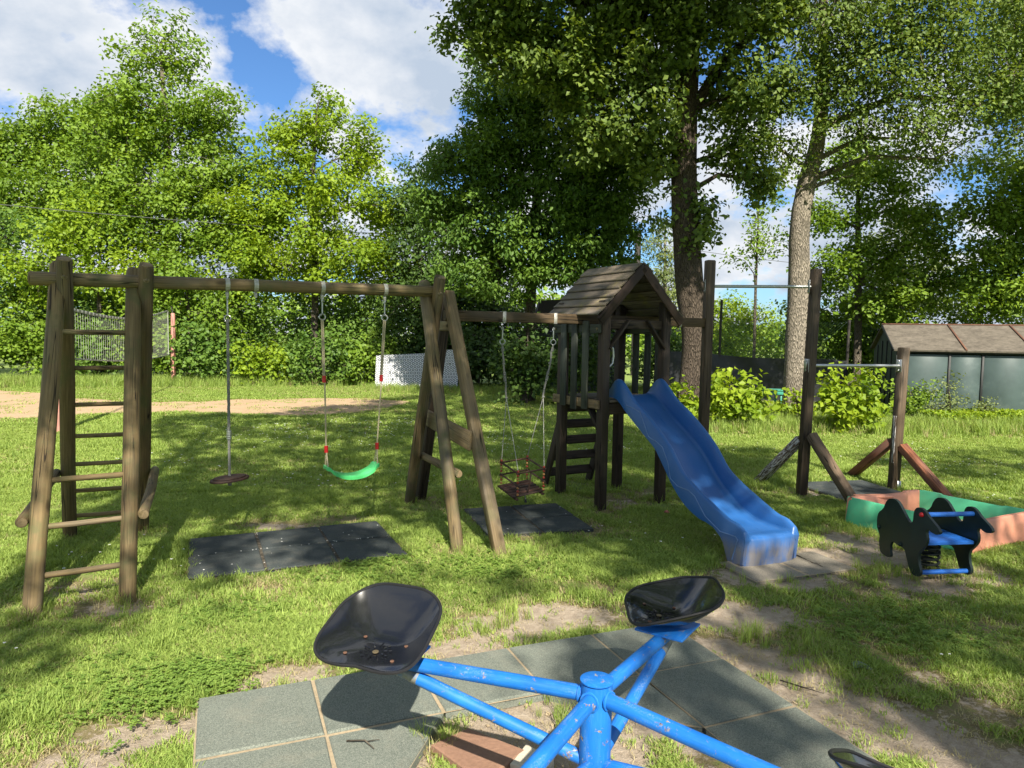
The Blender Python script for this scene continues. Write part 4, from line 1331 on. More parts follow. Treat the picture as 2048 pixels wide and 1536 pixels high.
# sides: rails and slats
for sgn in (-1, 1):
    u = sgn * (TA + 0.062)
    for z, lab in ((1.00, 0), (1.715, 0)):
        quick('side_rail', M['slat'] if z > 1.2 else M['square'], tower, 'beam', T(u, -TA - 0.02, z), T(u, TA + 0.07, z), 0.034, 0.085)
        for w in (-TA + 0.005, TA + 0.02):
            quick('rail_bolt', M['bolt'], tower, 'disc', T(u + sgn * 0.018, w, z), E1 * sgn, 0.014, 0.010, 8)
    for k in range(3):
        w = -0.185 + k * 0.195
        quick('slat', M['slat'], tower, 'beam', T(u + sgn * 0.031, w, 0.925 + 0.02 * (k != 1)), T(u + sgn * 0.031, w, 1.79), 0.098, 0.019, E1, 0.004)
quick('knee_brace', M['dark_wood'], tower, 'beam', T(-TA - 0.01, -TA + 0.02, 0.76), T(-TA - 0.01, -TA + 0.20, 0.96), 0.03, 0.07, E1, 0.003)
# back ladder
for u in (-0.29, 0.29):
    quick('ladder_rail', M['dark_wood'], tower, 'beam', T(u, TA + 0.46, -0.04), T(u, TA + 0.03, 1.03), 0.035, 0.095, E2)
for k in range(5):
    z = 0.15 + k * 0.185
    w = TA + 0.46 - 0.43 * (z + 0.04) / 1.07
    quick('ladder_step', M['dark_wood'], tower, 'beam', T(-0.275, w, z), T(0.275, w, z), 0.10, 0.032, (0, -0.55, 1) if False else E2 * -0.75 + Vector((0, 0, 0.65)))
# grab handle
mb = MB()
mb.tube([T(-TA + 0.05, -TA - 0.02, 1.56), T(-TA + 0.085, -TA - 0.02, 1.53), T(-TA + 0.095, -TA - 0.02, 1.46), T(-TA + 0.085, -TA - 0.02, 1.39), T(-TA + 0.05, -TA - 0.02, 1.36)], 0.011, 8)
mb.build('grab_handle', M['steel'], tower)
# beam and square A frame
BA, BD = Vector((-0.60, 6.25, 1.805)), Vector((0.883, 0.469, 0))
quick('swing_beam', M['beam'], tower, 'beam', BA + BD * 0.0, BA + BD * 3.0, 0.07, 0.095)
SN, SF = ((-0.058, 5.198, -0.06), (-0.565, 6.185, 2.00)), ((-0.903, 7.023, -0.06), (-0.585, 6.36, 1.98))
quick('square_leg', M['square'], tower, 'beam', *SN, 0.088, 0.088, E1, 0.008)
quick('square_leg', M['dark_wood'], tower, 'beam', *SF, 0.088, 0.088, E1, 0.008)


def lerp_z(seg, z):
    a, b = Vector(seg[0]), Vector(seg[1])
    return a + (b - a) * ((z - a.z) / (b.z - a.z))


quick('cross_board', M['square'], tower, 'beam', lerp_z(SF, 0.86) - E1 * 0.06 + E2 * 0.02, lerp_z(SN, 0.80) - E1 * 0.06, 0.03, 0.155)
quick('collar_board', M['square'], tower, 'beam', BA + Vector((-0.05, 0.16, -0.09)), BA + Vector((0.14, -0.20, -0.09)), 0.03, 0.085)
mb = MB()
mb.disc(BA + Vector((0.06, -0.07, -0.09)) - E1 * 0.03, -E1, 0.015, 0.01, 8)
mb.build('collar_bolt', M['bolt'], tower)
for t in (0.573, 1.117, 2.643):
    c = BA + BD * t
    mb = MB()
    mb.beam(c - E2 * 0.037 + Vector((0, 0, 0.05)), c - E2 * 0.037 + Vector((0, 0, -0.05)), 0.034, 0.003, E2, 0.001)
    mb.beam(c + E2 * 0.037 + Vector((0, 0, 0.05)), c + E2 * 0.037 + Vector((0, 0, -0.05)), 0.034, 0.003, E2, 0.001)
    mb.beam(c - E2 * 0.038 + Vector((0, 0, 0.0495)), c + E2 * 0.038 + Vector((0, 0, 0.0495)), 0.034, 0.003, (0, 0, 1), 0.001)
    mb.beam(c - E2 * 0.038 + Vector((0, 0, -0.0495)), c + E2 * 0.038 + Vector((0, 0, -0.0495)), 0.034, 0.003, (0, 0, 1), 0.001)
    mb.build('strap', M['strap'], tower)

# ------------------------------------------------------------------ toddler swing
ql, qr = BA + BD * 0.573, BA + BD * 1.117
tod = thing('toddler_swing', 'small brown wooden cage seat with red and yellow beads on thin cords', 'baby swing', ((ql.x + qr.x) / 2, (ql.y + qr.y) / 2, 0.2))
S4 = {'a': Vector((-0.098, 6.60, 0.235)), 'b': Vector((0.056, 6.30, 0.190)), 'c': Vector((0.300, 6.57, 0.185)), 'd': Vector((0.150, 6.88, 0.230))}   # left, front, right, back
TOPS = {k: v + Vector((0.012, 0.0, 0.215)) for k, v in S4.items()}
cen = sum(S4.values(), Vector()) / 4
# base slats run from the front left edge to the back right edge
for k in range(6):
    t0, t1 = k / 6 + 0.012, (k + 1) / 6 - 0.012
    p0 = S4['b'].lerp(S4['a'], (t0 + t1) / 2)
    p1 = S4['c'].lerp(S4['d'], (t0 + t1) / 2)
    d = (p1 - p0).normalized()
    quick('seat_slat', M['toddler'], tod, 'beam', p0 - d * 0.03, p1 + d * 0.03, 0.048, 0.014, (0, 0, 1), 0.003)
for a, b in (('a', 'b'), ('d', 'c')):
    d = (S4[b] - S4[a]).normalized()
    quick('seat_batten', M['toddler'], tod, 'beam', S4[a] - d * 0.02 - Vector((0, 0, 0.018)), S4[b] + d * 0.02 - Vector((0, 0, 0.018)), 0.03, 0.018)
for z in (0.10, 0.215):
    for a, b in (('a', 'b'), ('b', 'c'), ('c', 'd'), ('d', 'a')):
        if z < 0.15 and a == 'b':
            continue
        pa, pb = S4[a] + Vector((0.012, 0, z)), S4[b] + Vector((0.012, 0, z))
        d = (pb - pa).normalized()
        quick('rail', M['toddler'], tod, 'tube', [pa - d * 0.022, pb + d * 0.022], 0.0085, 7)
for key in 'abcd':
    for q in range(6):
        c = S4[key] + Vector((0.010, 0, 0.022 + q * 0.031 + (0.018 if q > 2 else 0)))
        mbb = MB()
        mbb.ball(tuple(c), 0.0125, 8, 5)
        mbb.build('bead', M['bead_red'] if q % 2 else M['bead_yellow'], tod)
    mbb = MB()
    mbb.ball(tuple(TOPS[key] + Vector((0, 0, 0.018))), 0.012, 8, 5)
    mbb.build('bead', M['bead_red'], tod)
for top, pair, spl in ((ql, ('a', 'b'), Vector((-0.050, 6.56, 1.05))), (qr, ('c', 'd'), Vector((0.300, 6.76, 1.05)))):
    h = hanger(tod, top, 0.14)
    mb = MB()
    pts = [h]
    for q in range(1, 8):
        b = h.lerp(spl, q / 7)
        pts.append(b + Vector((random.uniform(-.006, .006), random.uniform(-.006, .006), 0)))
    mb.tube(pts, 0.0085, 7)
    for q in (0.07, 0.09, 0.11, 0.35, 0.52, 0.55, 0.60, 0.63, 0.66, 0.98):
        c = h.lerp(spl, q)
        mb.ball(tuple(c), 0.0155, 7, 4, 0.8)
    mb.build('rope', M['rope'], tod)
    for key in pair:
        quick('cord', M['cord'], tod, 'tube', [spl + Vector((0, 0, 0.01)), TOPS[key] + Vector((0, 0, 0.02))], 0.0036, 5)
fr = (S4['b'] + S4['c']) / 2
quick('crotch_strap', M['toddler'], tod, 'tube', [fr + Vector((0.01, 0, 0.215)), fr + Vector((0, -0.02, 0.11)), fr + Vector((-0.02, 0.01, 0.01))], 0.008, 6)
bt = cen + Vector((0.03, -0.12, -0.02))
quick('tail_cord', M['cord'], tod, 'tube', [bt, bt + Vector((0.01, 0, -0.06))], 0.005, 6)
quick('tail_knob', M['shed_dark'], tod, 'tube', [bt + Vector((0.01, 0, -0.055)), bt + Vector((0.01, 0, -0.085))], [0.011, 0.012], 8)

# spare hook on the beam by the bar post
hp = BA + BD * 2.643
mb = MB()
ring_mesh(mb, hp + Vector((0, 0, -0.075)), E1, 0.022, 0.007, 12)
mb.build('hook_ring', M['steel'], tower)

# ------------------------------------------------------------------ blue slide
SF0 = Vector((1.625, 5.129, 0))
SD, SL = Vector((-0.383, 0.924, 0)), Vector((0.924, 0.383, 0))       # up the slide, and to its right
TP = [(-.150, .205), (-.138, .245), (-.105, .275), (.061, .318), (.265, .393), (.484, .482), (.64, .568), (.808, .731), (1.026, .883), (1.21, .988), (1.379, 1.072), (1.506, 1.165), (1.60, 1.232), (1.665, 1.248), (1.72, 1.228), (1.79, 1.165), (1.86, 1.095)]
BP = [(-.150, .195), (-.13, .02), (-.02, 0.0), (.045, .002), (.063, .072), (.1, .148), (.203, .209), (.397, .238), (.587, .309), (.772, .448), (.903, .581), (1.085, .751), (1.249, .843), (1.496, .97), (1.654, 1.05), (1.86, 1.065)]
DP = [(-.150, .200), (-.12, .214), (0.0, .208), (.2, .215), (.4, .262), (.65, .400), (.96, .655), (1.27, .830), (1.49, .950), (1.65, 1.050), (1.74, 1.085), (1.86, 1.08)]


def smooth_prof(P):
    xs = np.array([p[0] for p in P])
    ys = np.array([p[1] for p in P])
    d = np.gradient(ys, xs)

    def fn(s):
        i = int(np.clip(np.searchsorted(xs, s) - 1, 0, len(xs) - 2))
        hh = xs[i + 1] - xs[i]
        t = (s - xs[i]) / hh
        if P is BP and (xs[i] < 0.2):
            return float(ys[i] * (1 - t) + ys[i + 1] * t)
        return float((2 * t ** 3 - 3 * t * t + 1) * ys[i] + (t ** 3 - 2 * t * t + t) * hh * d[i] + (-2 * t ** 3 + 3 * t * t) * ys[i + 1] + (t ** 3 - t * t) * hh * d[i + 1])
    return fn


ft, fb, fd = smooth_prof(TP), smooth_prof(BP), smooth_prof(DP)
slide = thing('slide', 'blue plastic wave slide leading down from the climbing tower', 'slide', SF0 + SL * 0.25)
mb = MB()
ss = sorted(set(list(np.linspace(-0.15, 1.86, 68)) + [-0.146, -0.138, -0.125, -0.115, -0.13]))
rows = []
Wd = 0.25
for s in ss:
    tz, bz, dz = ft(s), fb(s), fd(s)
    dz = min(dz, tz - 0.004)
    bz = min(bz, dz - 0.004)
    r = min(0.016, (tz - dz) * 0.4)
    prof = [(-Wd, bz), (-Wd, tz - r), (-Wd + r * 0.6, tz - r * 0.2), (-Wd + 0.018, tz), (-Wd + 0.034, tz - r * 0.3), (-Wd + 0.044, tz - r)]
    dl = tz - dz
    prof += [(-Wd + 0.052, dz + min(0.03, dl * 0.4)), (-Wd + 0.060, dz + min(0.010, dl * 0.15)), (-Wd + 0.078, dz)]
    full = prof + [(0.0, dz - 0.003)] + [(-x, z) for x, z in reversed(prof)]
    under = [(Wd - 0.02, bz), (Wd - 0.03, max(bz, dz - 0.03)), (-Wd + 0.03, max(bz, dz - 0.03)), (-Wd + 0.02, bz)]
    rows.append([SF0 + SD * s + SL * (Wd + u) + Vector((0, 0, z)) for u, z in full + under])
m = len(rows[0])
vs = [p for r in rows for p in r]
fs = []
for i in range(len(rows) - 1):
    for k in range(m):
        q = (k + 1) % m
        fs.append((i * m + k, i * m + q, (i + 1) * m + q, (i + 1) * m + k))
fs.append(tuple(range(m)))
fs.append(tuple(range(len(rows) * m - 1, len(rows) * m - m - 1, -1)))
mb.add(vs, fs)
chute = mb.build('chute', M['slide'], slide, angle=60)
# the closed front of the foot
mb = MB()
vs, fs = [], []
for i in range(13):
    u = -Wd + 2 * Wd * i / 12
    bow = 0.035 * (1 - (u / Wd) ** 4)
    for z, o in ((0.222, 0.03), (0.218, -0.012), (0.195, -0.026), (0.11, -0.020), (0.0, 0.0)):
        vs.append(SF0 + SD * (-0.105 + o - bow) + SL * (Wd + u) + Vector((0, 0, z)))
for i in range(12):
    for k in range(4):
        fs.append((i * 5 + k, i * 5 + k + 1, (i + 1) * 5 + k + 1, (i + 1) * 5 + k))
mb.add(vs, fs)
mb.build('foot_front', M['slide'], slide, angle=70)
for u in (-Wd - 0.002, Wd + 0.002):
    pts = [(-.02, .03), (-.075, .19), (-.05, .208), (.12, .20), (.30, .27), (.443, .40), (.52, .428), (.672, .432), (.77, .475), (.81, .60), (.90, .72), (1.0, .755), (1.109, .773), (1.17, .86), (1.25, .975), (1.375, 1.003), (1.549, 1.025)]
    sm = []
    for i in range(len(pts) - 1):
        for q in range(3):
            sm.append(tuple(pts[i][j] * (1 - q / 3) + pts[i + 1][j] * q / 3 for j in (0, 1)))
    sm = [(s, min(max(z, fb(s) + 0.012), ft(s) - 0.015)) for s, z in sm]
    quick('seam_rib', M['slide_line'], slide, 'tube', [SF0 + SD * s + SL * (Wd + u) + Vector((0, 0, z)) for s, z in sm], 0.0042, 5)

# ------------------------------------------------------------------ pull up bars
bars = thing('pull_up_bars', 'three dark posts of falling height joined by two metal pull up bars', 'pull up bars', (3.1, 7.55, 0))
P1, P2, P3 = Vector((2.085, 7.66, 0)), Vector((3.125, 7.485, 0)), Vector((4.27, 7.81, 0))
for P, h, lean, mt in ((P1, 2.47, 0.012, 'post'), (P2, 2.378, 0.045, 'post'), (P3, 1.573, 0.03, 'post')):
    quick('post', M[mt], bars, 'beam', P + Vector((-lean * 0.5, 0, -0.05)), P + Vector((lean * 0.7, 0, h)), 0.095, 0.095, (-0.2, 1, 0), 0.010)
z1, z2 = 2.195, 1.372
for A, B, z in ((P1, P2, z1), (P2, P3, z2)):
    a, b = A + Vector((0.02, 0, z)), B + Vector((0.02, 0, z))
    d = (b - a).normalized()
    quick('bar', M['steel'], bars, 'tube', [a + d * 0.02, b - d * 0.02], 0.0165, 12)
    for e, s in ((a, -1), (b, 1)):
        c = e + d * s * -0.056 if (s == 1) else e - d * 0.056
        if z == z2 and s == 1:
            c = e - d * 0.053
        mb = MB()
        mb.beam(c + Vector((0, 0, 0.07)), c + Vector((0, 0, -0.07)), 0.075, 0.006, d, 0.002)
        for dz in (0.05, -0.05):
            mb.disc(c + Vector((0, 0, dz)) + d * (-0.003 if s == -1 else -0.003), -d, 0.009, 0.008, 8)
        mb.build('end_plate', M['steel'], bars)
for a, b, mt, lb in (((2.87, 8.16, -0.02), (3.085, 7.52, 0.585), 'peel', 'brace with white peeling paint'), ((3.43, 6.90, -0.02), (3.155, 7.43, 0.645), 'brace_wood', None),
                     ((4.17, 8.63, -0.02), (4.245, 7.86, 0.53), 'red_wood', None), ((4.52, 7.15, -0.02), (4.30, 7.76, 0.49), 'red_wood', None)):
    o = quick('brace', M[mt], bars, 'beam', a, b, 0.085, 0.095, (1, 0.3, 0.1), 0.006)
    if lb:
        o['label'] = lb
# peeled white strip low on the short post
o = quick('painted_face', M['peel'], bars, 'beam', P3 + Vector((-0.052, -0.012, 0.30)), P3 + Vector((-0.046, -0.012, 0.82)), 0.006, 0.075, (0.05, 1, 0), 0.002)
quick('foot_bracket', M['steel'], bars, 'beam', P3 + Vector((0.02, -0.052, 0.0)), P3 + Vector((0.02, -0.052, 0.10)), 0.04, 0.008, (0, 1, 0), 0.001)


# ------------------------------------------------------------------ rubber tiles
def tile_mat(name, label, cat, org, ang, size, cells, mat, th=0.03, cuts=None, jit=0.004, kind=None):
    c, s = math.cos(ang), math.sin(ang)

    def L(i, j):
        return Vector((org[0] + size * (i * c + j * s), org[1] + size * (i * s - j * c), 0))
    root = thing(name, label, cat, L(1, 1))
    gap = (0.007 if th > 0.02 else 0.011) / size
    for (i, j) in cells:
        poly = (cuts or {}).get((i, j)) or [(0, 0), (1, 0), (1, 1), (0, 1)]
        cx, cy = sum(p[0] for p in poly) / len(poly), sum(p[1] for p in poly) / len(poly)
        pts = []
        for (px, py) in poly:
            q = L(i + px + (gap if px < cx else -gap), j + py + (gap if py < cy else -gap))
            pts.append(q + Vector((random.uniform(-jit, jit), random.uniform(-jit, jit), 0)))
        dz = random.uniform(-0.002, 0.003)
        mb = MB()
        n = len(pts)
        ctr = sum(pts, Vector()) / n
        lo = [Vector((p.x, p.y, -0.02)) for p in pts]
        hi = [Vector((p.x, p.y, th - 0.007 + dz)) for p in pts]
        tp = [p + (ctr - p).normalized() * 0.010 + Vector((0, 0, th + dz)) for p in pts]
        fs = [tuple(range(2 * n + n - 1, 2 * n - 1, -1))]
        for a in range(n):
            b = (a + 1) % n
            fs += [(a, n + a, n + b, b), (n + a, 2 * n + a, 2 * n + b, n + b)]
        mb.add(lo + hi + tp, fs)
        mb.build('rubber_tile', mat, root, smooth=False)
    if th < 0.02:
        i0, i1, j0, j1 = min(c_[0] for c_ in cells), max(c_[0] for c_ in cells) + 1, min(c_[1] for c_ in cells), max(c_[1] for c_ in cells) + 1
        mb = MB()
        mb.add([L(*q) + Vector((0, 0, max(0.001, th - 0.009))) for q in ((i0 + .01, j1 - .01), (i1 - .01, j1 - .01), (i1 - .01, j0 + .01), (i0 + .01, j0 + .01))], [(0, 1, 2, 3)])
        mb.build('joint_dirt', M['bark_thin'] if mat != M['tile_dusty'] else M['seam'], root, smooth=False)
    return root, L


ring, RL = tile_mat('rubber_tile_ring', 'ring of grey green rubber tiles laid round the blue spinner', 'rubber mat', (-0.914, 3.225), R(22.2), 0.493,
                    [(-1, 0), (0, 0), (1, 0), (2, 0), (3, 0), (-1, 1), (0, 1), (2, 1), (3, 1), (-1, 2), (3, 2), (-1, 3), (3, 3), (0, 3), (2, 3), (-1, 4), (0, 4), (1, 4), (2, 4), (3, 4)], M['tile'], 0.026,
                    {(0, 1): [(0, 0), (1, 0), (0.30, 1), (0, 1)], (2, 1): [(0, 0), (1, 0), (1, 1)], (0, 3): [(0, 0), (1, 1), (0, 1)], (2, 3): [(1, 0), (1, 1), (0, 1)]})
mb = MB()
for (a, b, c, d) in (((-1, 0), (4, 0), (4, 1), (-1, 1)), ((2, 1), (3, 1), (3, 2), (2.9, 1.95)), ((-1, 1), (1, 1), (0.3, 2), (-1, 2)), ((2, 1), (4, 1), (4, 2), (3, 2)), ((3, 2), (4, 2), (4, 5), (3, 5)), ((-1, 2), (0, 2), (0, 5), (-1, 5))):
    mb.add([RL(*q) + Vector((0, 0, 0.0185)) for q in (d, c, b, a)], [(0, 1, 2, 3)])
mb.build('joint_sand', M['seam'], ring, smooth=False)
mat1, ML = tile_mat('rubber_mat', 'dark mat of six rubber tiles under the disc and green swings', 'rubber mat', (-2.064, 5.675), R(24.0), 0.5,
                    [(-1, 0), (0, 0), (1, 0), (-1, 1), (0, 1), (1, 1)], M['tile_dark'], 0.018)
tile_mat('rubber_mat', 'dark mat of four rubber tiles under the toddler swing', 'rubber mat', (-0.445, 6.565), R(17), 0.47,
         [(0, 0), (1, 0), (0, 1), (1, 1)], M['tile_dark'], 0.018)
tile_mat('rubber_mat', 'dark square rubber mat between the two taller bar posts and the sandbox', 'rubber mat', (3.22, 8.05), R(12), 0.46,
         [(0, 0), (1, 0), (0, 1), (1, 1)], M['tile_dark'], 0.014)
tile_mat('landing_pad', 'dusty grey slabs half buried in dirt at the foot of the slide', 'rubber mat', (1.52, 5.13), R(20), 0.45,
         [(0, 0), (1, 0)], M['tile_dusty'], 0.004)

# ------------------------------------------------------------------ blue spinner with four tractor seats
SP = Vector((0.281, 2.175, 0))
spin = thing('blue_spinner', 'worn blue tube merry go round with black tractor seats on its arms', 'merry-go-round', SP)
top = 0.57
mb = MB()
mb.tube([SP + Vector((0, 0, -0.05)), SP + Vector((0, 0, 0.03)), SP + Vector((0, 0, 0.25)), SP + Vector((0.002, 0, top - 0.012))], [0.053, 0.051, 0.050, 0.050], 28)
mb.build('column', M['blue'], spin)
quick('cap', M['blue'], spin, 'tube', [SP + Vector((0.002, 0, top - 0.006)), SP + Vector((0.002, 0, top - 0.002)), SP + Vector((0.002, 0, top))], [0.0535, 0.0535, 0.0505], 28)


def pan_mesh(c, fwd, tilt):
    """tractor seat pan: rounded outline, flat front lip, raised back"""
    fwd = Vector(fwd).normalized()
    right = fwd.cross(Vector((0, 0, 1))).normalized()
    nr, na = 14, 56
    vs_t, vs_b = [], []
    q = Matrix.Rotation(tilt, 3, right)
    for i in range(nr + 1):
        r = i / nr
        for k in range(na):
            th = 2 * math.pi * k / na
            cx, cy = math.cos(th), math.sin(th)
            ex = 2 / 3.5
            ox = math.copysign(abs(cx) ** ex, cx) * 0.193
            oy = math.copysign(abs(cy) ** ex, cy) * (0.150 if cy > 0 else 0.178)
            ox *= 0.97 + 0.075 * cy
            x, y = ox * r, oy * r
            z = 0.020 * r ** 2
            back = max(0.0, (-y - 0.02) / 0.158)
            z += 0.118 * back ** 1.7
            sd = abs(x) / 0.19
            z += min(1.0, sd) ** 3 * 0.9 * (0.118 * min(1.0, max(0.0, (0.15 - y) / 0.328)) ** 1.15 - 0.118 * back ** 1.7)
            z += 0.012 * sd ** 2.4 * (0.30 + 0.70 * min(1, max(0, (0.13 - y) / 0.2)))
            if y > 0.08:
                z -= 0.012 * ((y - 0.08) / 0.07) ** 2 * (1 - 0.8 * math.exp(-(x / 0.05) ** 2))
            if r > 0.95:
                z += 0.004
            p = q @ ((right * x + fwd * y + Vector((0, 0, z))) * 1.06)
            vs_t.append(c + p)
            vs_b.append(c + p + q @ Vector((0, 0, -0.0045)))
    mb = MB()
    fs = []
    N = (nr + 1) * na
    for i in range(nr):
        for k in range(na):
            k2 = (k + 1) % na
            fs.append((i * na + k, (i + 1) * na + k, (i + 1) * na + k2, i * na + k2))
            fs.append((N + i * na + k, N + i * na + k2, N + (i + 1) * na + k2, N + (i + 1) * na + k))
    for k in range(na):
        k2 = (k + 1) % na
        fs.append((nr * na + k, N + nr * na + k, N + nr * na + k2, nr * na + k2))
    mb.add(vs_t + vs_b, fs)
    rim = [Vector(v) + Vector((0, 0, -0.001)) for v in vs_t[nr * na:]]
    return mb, rim, q, right, fwd


SEAT_T = []
for an, L, sh, tl_ in ((161, 0.70, 0.0, -5), (56, 0.58, 30.0, 4), (-43, 0.86, 0.0, -5), (-119, 0.98, 0.0, -5)):
    a = R(an)
    d = Vector((math.cos(a), math.sin(a), 0))
    sd = Vector((-d.y, d.x, 0))                 # counter-clockwise: the way the rider faces
    arm = MB()
    s0, s1 = SP + d * 0.045 + Vector((0, 0, top - 0.055)), SP + d * L + Vector((0, 0, top - 0.062))
    arm.tube([s0, s0.lerp(s1, 0.5), s1], 0.0245, 16)
    arm.build('arm', M['blue'], spin)
    wm = MB()
    wm.tube([SP + d * (0.0485 + 0.004 * abs(math.cos(q))) + sd * 0.0275 * math.cos(q) + Vector((0, 0, top - 0.055 + 0.0275 * math.sin(q))) for q in np.linspace(0, 2 * math.pi, 22)[:-1]], [random.uniform(0.003, 0.0055) for _ in range(21)], 6, closed=True)
    wm.build('weld_bead', M['blue'], spin)
    t0, t1 = SP + d * 0.04 + Vector((0, 0, 0.30)), SP + d * (L + 0.085) + Vector((0, 0, top - 0.065))
    quick('strut', M['blue'], spin, 'tube', [t0, t0.lerp(t1, 0.78)], 0.0225, 14)
    quick('strut_end', M['worn_strut'], spin, 'tube', [t0.lerp(t1, 0.78), t1], [0.0227, 0.0222], 14)
    pc = SP + d * (L + 0.015) + Vector((0, 0, top - 0.036))
    plate = MB()
    tl = sd * 0.0
    plate.beam(pc - d * 0.095 - sd * 0.0, pc + d * 0.10, 0.19, 0.009, (0, 0, 1), 0.002)
    plate.build('seat_plate', M['blue'], spin)
    c = SP + d * (L + 0.06) + sd * 0.02 + Vector((0, 0, top - 0.018))
    pan, rim, q, rg, f_ = pan_mesh(c, Matrix.Rotation(R(sh), 3, 'Z') @ sd, R(tl_))
    seat = pan.build('seat', M['pan'], spin, angle=80)
    quick('seat_rim', M['pan_rim'], seat, 'tube', rim, 0.0055, 6, closed=True)
    for (bx, by) in ((-0.085, 0.075), (0.085, 0.075), (-0.085, -0.02), (0.075, -0.035), (0.0, 0.03)):
        z = 0.020 * (abs(bx) / 0.19) ** 2 + 0.026 * (abs(bx) / 0.19) ** 2.4 * 0.7 + 0.118 * max(0, (-by - 0.02) / 0.158) ** 1.7 + 0.004
        bp = c + q @ ((rg * bx + f_ * by + Vector((0, 0, z))) * 1.06)
        bm = MB()
        bm.disc(bp, q @ Vector((0, 0, 1)), 0.0070 if bx else 0.011, 0.003, 12)
        bm.build('bolt', M['rust'] if bx else M['bolt'], seat)
    bm = MB()
    for k in range(10):                       # pressed ridges round the centre bolt
        th = 2 * math.pi * k / 10 + 0.3
        if abs(math.sin(th)) < 0.2:
            continue
        for rr in (0.030, 0.046):
            b0 = c + q @ (rg * math.cos(th) * rr + f_ * (0.03 + math.sin(th) * rr) + Vector((0, 0, 0.0065)))
            b1 = c + q @ (rg * math.cos(th) * (rr + 0.010) + f_ * (0.03 + math.sin(th) * (rr + 0.010)) + Vector((0, 0, 0.0075)))
            bm.tube([b0, b1], 0.0028, 5)
    bm.build('pressed_ridge', M['pan'], seat)

# footing and loose slabs round the column
foot = thing('concrete_footing', 'pale stained concrete footing round the base of the blue column', 'concrete base', SP + Vector((0.15, 0.1, 0)))
mb = MB()
n = 22
vs = [SP + Vector((0.17, 0.0, 0.012))]
for rr, z in ((0.30, 0.012), (0.42, 0.010), (0.47, -0.02)):
    for k in range(n):
        an = 2 * math.pi * k / n
        jj = rr * (1 + 0.10 * mnoise.noise(Vector((math.cos(an) * 1.5, math.sin(an) * 1.5, 3))))
        vs.append(SP + Vector((0.17 + jj * math.cos(an) * 0.9, jj * math.sin(an) * 1.05, z + 0.004 * mnoise.noise(Vector((an * 3, rr * 9, 1))))))
fs = [(0, 1 + k, 1 + (k + 1) % n) for k in range(n)]
for i in range(2):
    fs += [(1 + i * n + k, 1 + (i + 1) * n + k, 1 + (i + 1) * n + (k + 1) % n, 1 + i * n + (k + 1) % n) for k in range(n)]
mb.add(vs, fs)
mb.build('slab', M['concrete'], foot)
# the paving slabs left of the column
for pxs, mt, nm, lb in ((((935, 1466), (1052, 1512), (965, 1575), (862, 1500)), 'brick', 'paving_slab', 'red brown slab lying in the dirt under the left arm of the spinner'),
                        (((1052, 1498), (1108, 1528), (1080, 1560), (1020, 1538)), 'brick_pale', 'paving_slab', 'small cream coloured slab next to the red brown slab')):
    pts = [ground_at(*q) for q in pxs]
    mb = MB()
    ctr = Vector((sum(p[0] for p in pts) / 4, sum(p[1] for p in pts) / 4, 0))
    lo = [Vector((x, y, -0.03)) for x, y in pts]
    hi = [Vector((x, y, 0.020)) for x, y in pts]
    tp = [v + (ctr - v).normalized() * 0.008 + Vector((0, 0, 0.006)) for v in hi]
    fs = [(8, 9, 10, 11)] + [(a, 4 + a, 4 + (a + 1) % 4, (a + 1) % 4) for a in range(4)] + [(4 + a, 8 + a, 8 + (a + 1) % 4, 4 + (a + 1) % 4) for a in range(4)]
    mb.add(lo + hi + tp, fs)
    o = mb.build(nm, M[mt], None, smooth=False)
    tag(o, lb, 'paving slab')

# ------------------------------------------------------------------ sandbox
box_pts = {'L': Vector((3.03, 6.33, 0)), 'F': Vector((3.56, 5.44, 0)), 'Rr': Vector((4.42, 5.90, 0)), 'B': Vector((3.90, 6.72, 0))}
cs = sum(box_pts.values(), Vector()) / 4
sbox = thing('sandbox', 'plastic sandbox of mint green and salmon pink panels behind the spring rider', 'sandbox', cs)


def box_panel(a, b, mat, name='side_panel'):
    d = (b - a)
    L = d.length
    d.normalize()
    inw = Vector((-d.y, d.x, 0))
    if inw.dot(cs - a) < 0:
        inw = -inw
    mb = MB()
    n = 36
    prof0 = [(-0.015, -0.02), (0.004, 0.10), (0.012, 0.205), (0.022, 0.22), (0.052, 0.22), (0.062, 0.205), (0.075, 0.10), (0.095, -0.02)]
    vs, fs = [], []
    for i in range(n + 1):
        s = i / n
        x = s * L
        e = min(x, L - x)
        seat = max(0.0, min(1.0, (0.25 - e) / 0.04)) if L > 0.5 else 0       # corner seats stand further out
        seat = seat * seat * (3 - 2 * seat)
        rc = max(0.0, 1 - e / 0.06)
        zt = 1.0 - 0.0 * seat
        dip = 0.006 * (1 - seat)
        for (o, z) in prof0:
            oo = o - 0.020 * seat * (1 if z > 0 else 0.4) + 0.022 * rc ** 2
            zz = z - (dip if z > 0.15 else 0)
            vs.append(a + d * x + inw * oo + Vector((0, 0, zz * 1.07)))
    m = len(prof0)
    for i in range(n):
        for k in range(m - 1):
            fs.append((i * m + k, i * m + k + 1, (i + 1) * m + k + 1, (i + 1) * m + k))
    fs.append(tuple(range(m)))
    fs.append(tuple(range(n * m + m - 1, n * m - 1, -1)))
    mb.add(vs, fs)
    return mb.build(name, mat, sbox, angle=55)


box_panel(box_pts['L'], box_pts['F'], M['sand_green'])
box_panel(box_pts['F'], box_pts['Rr'], M['sand_pink'])
box_panel(box_pts['Rr'], box_pts['B'], M['sand_green'])
box_panel(box_pts['B'], box_pts['L'], M['sand_pink'])
mb = MB()
q = [box_pts[k].lerp(cs, 0.12) + Vector((0, 0, 0.05)) for k in ('L', 'F', 'Rr', 'B')]
mb.add(q, [(0, 1, 2, 3)])
mb.build('sand_fill', M['court'], sbox, smooth=False)
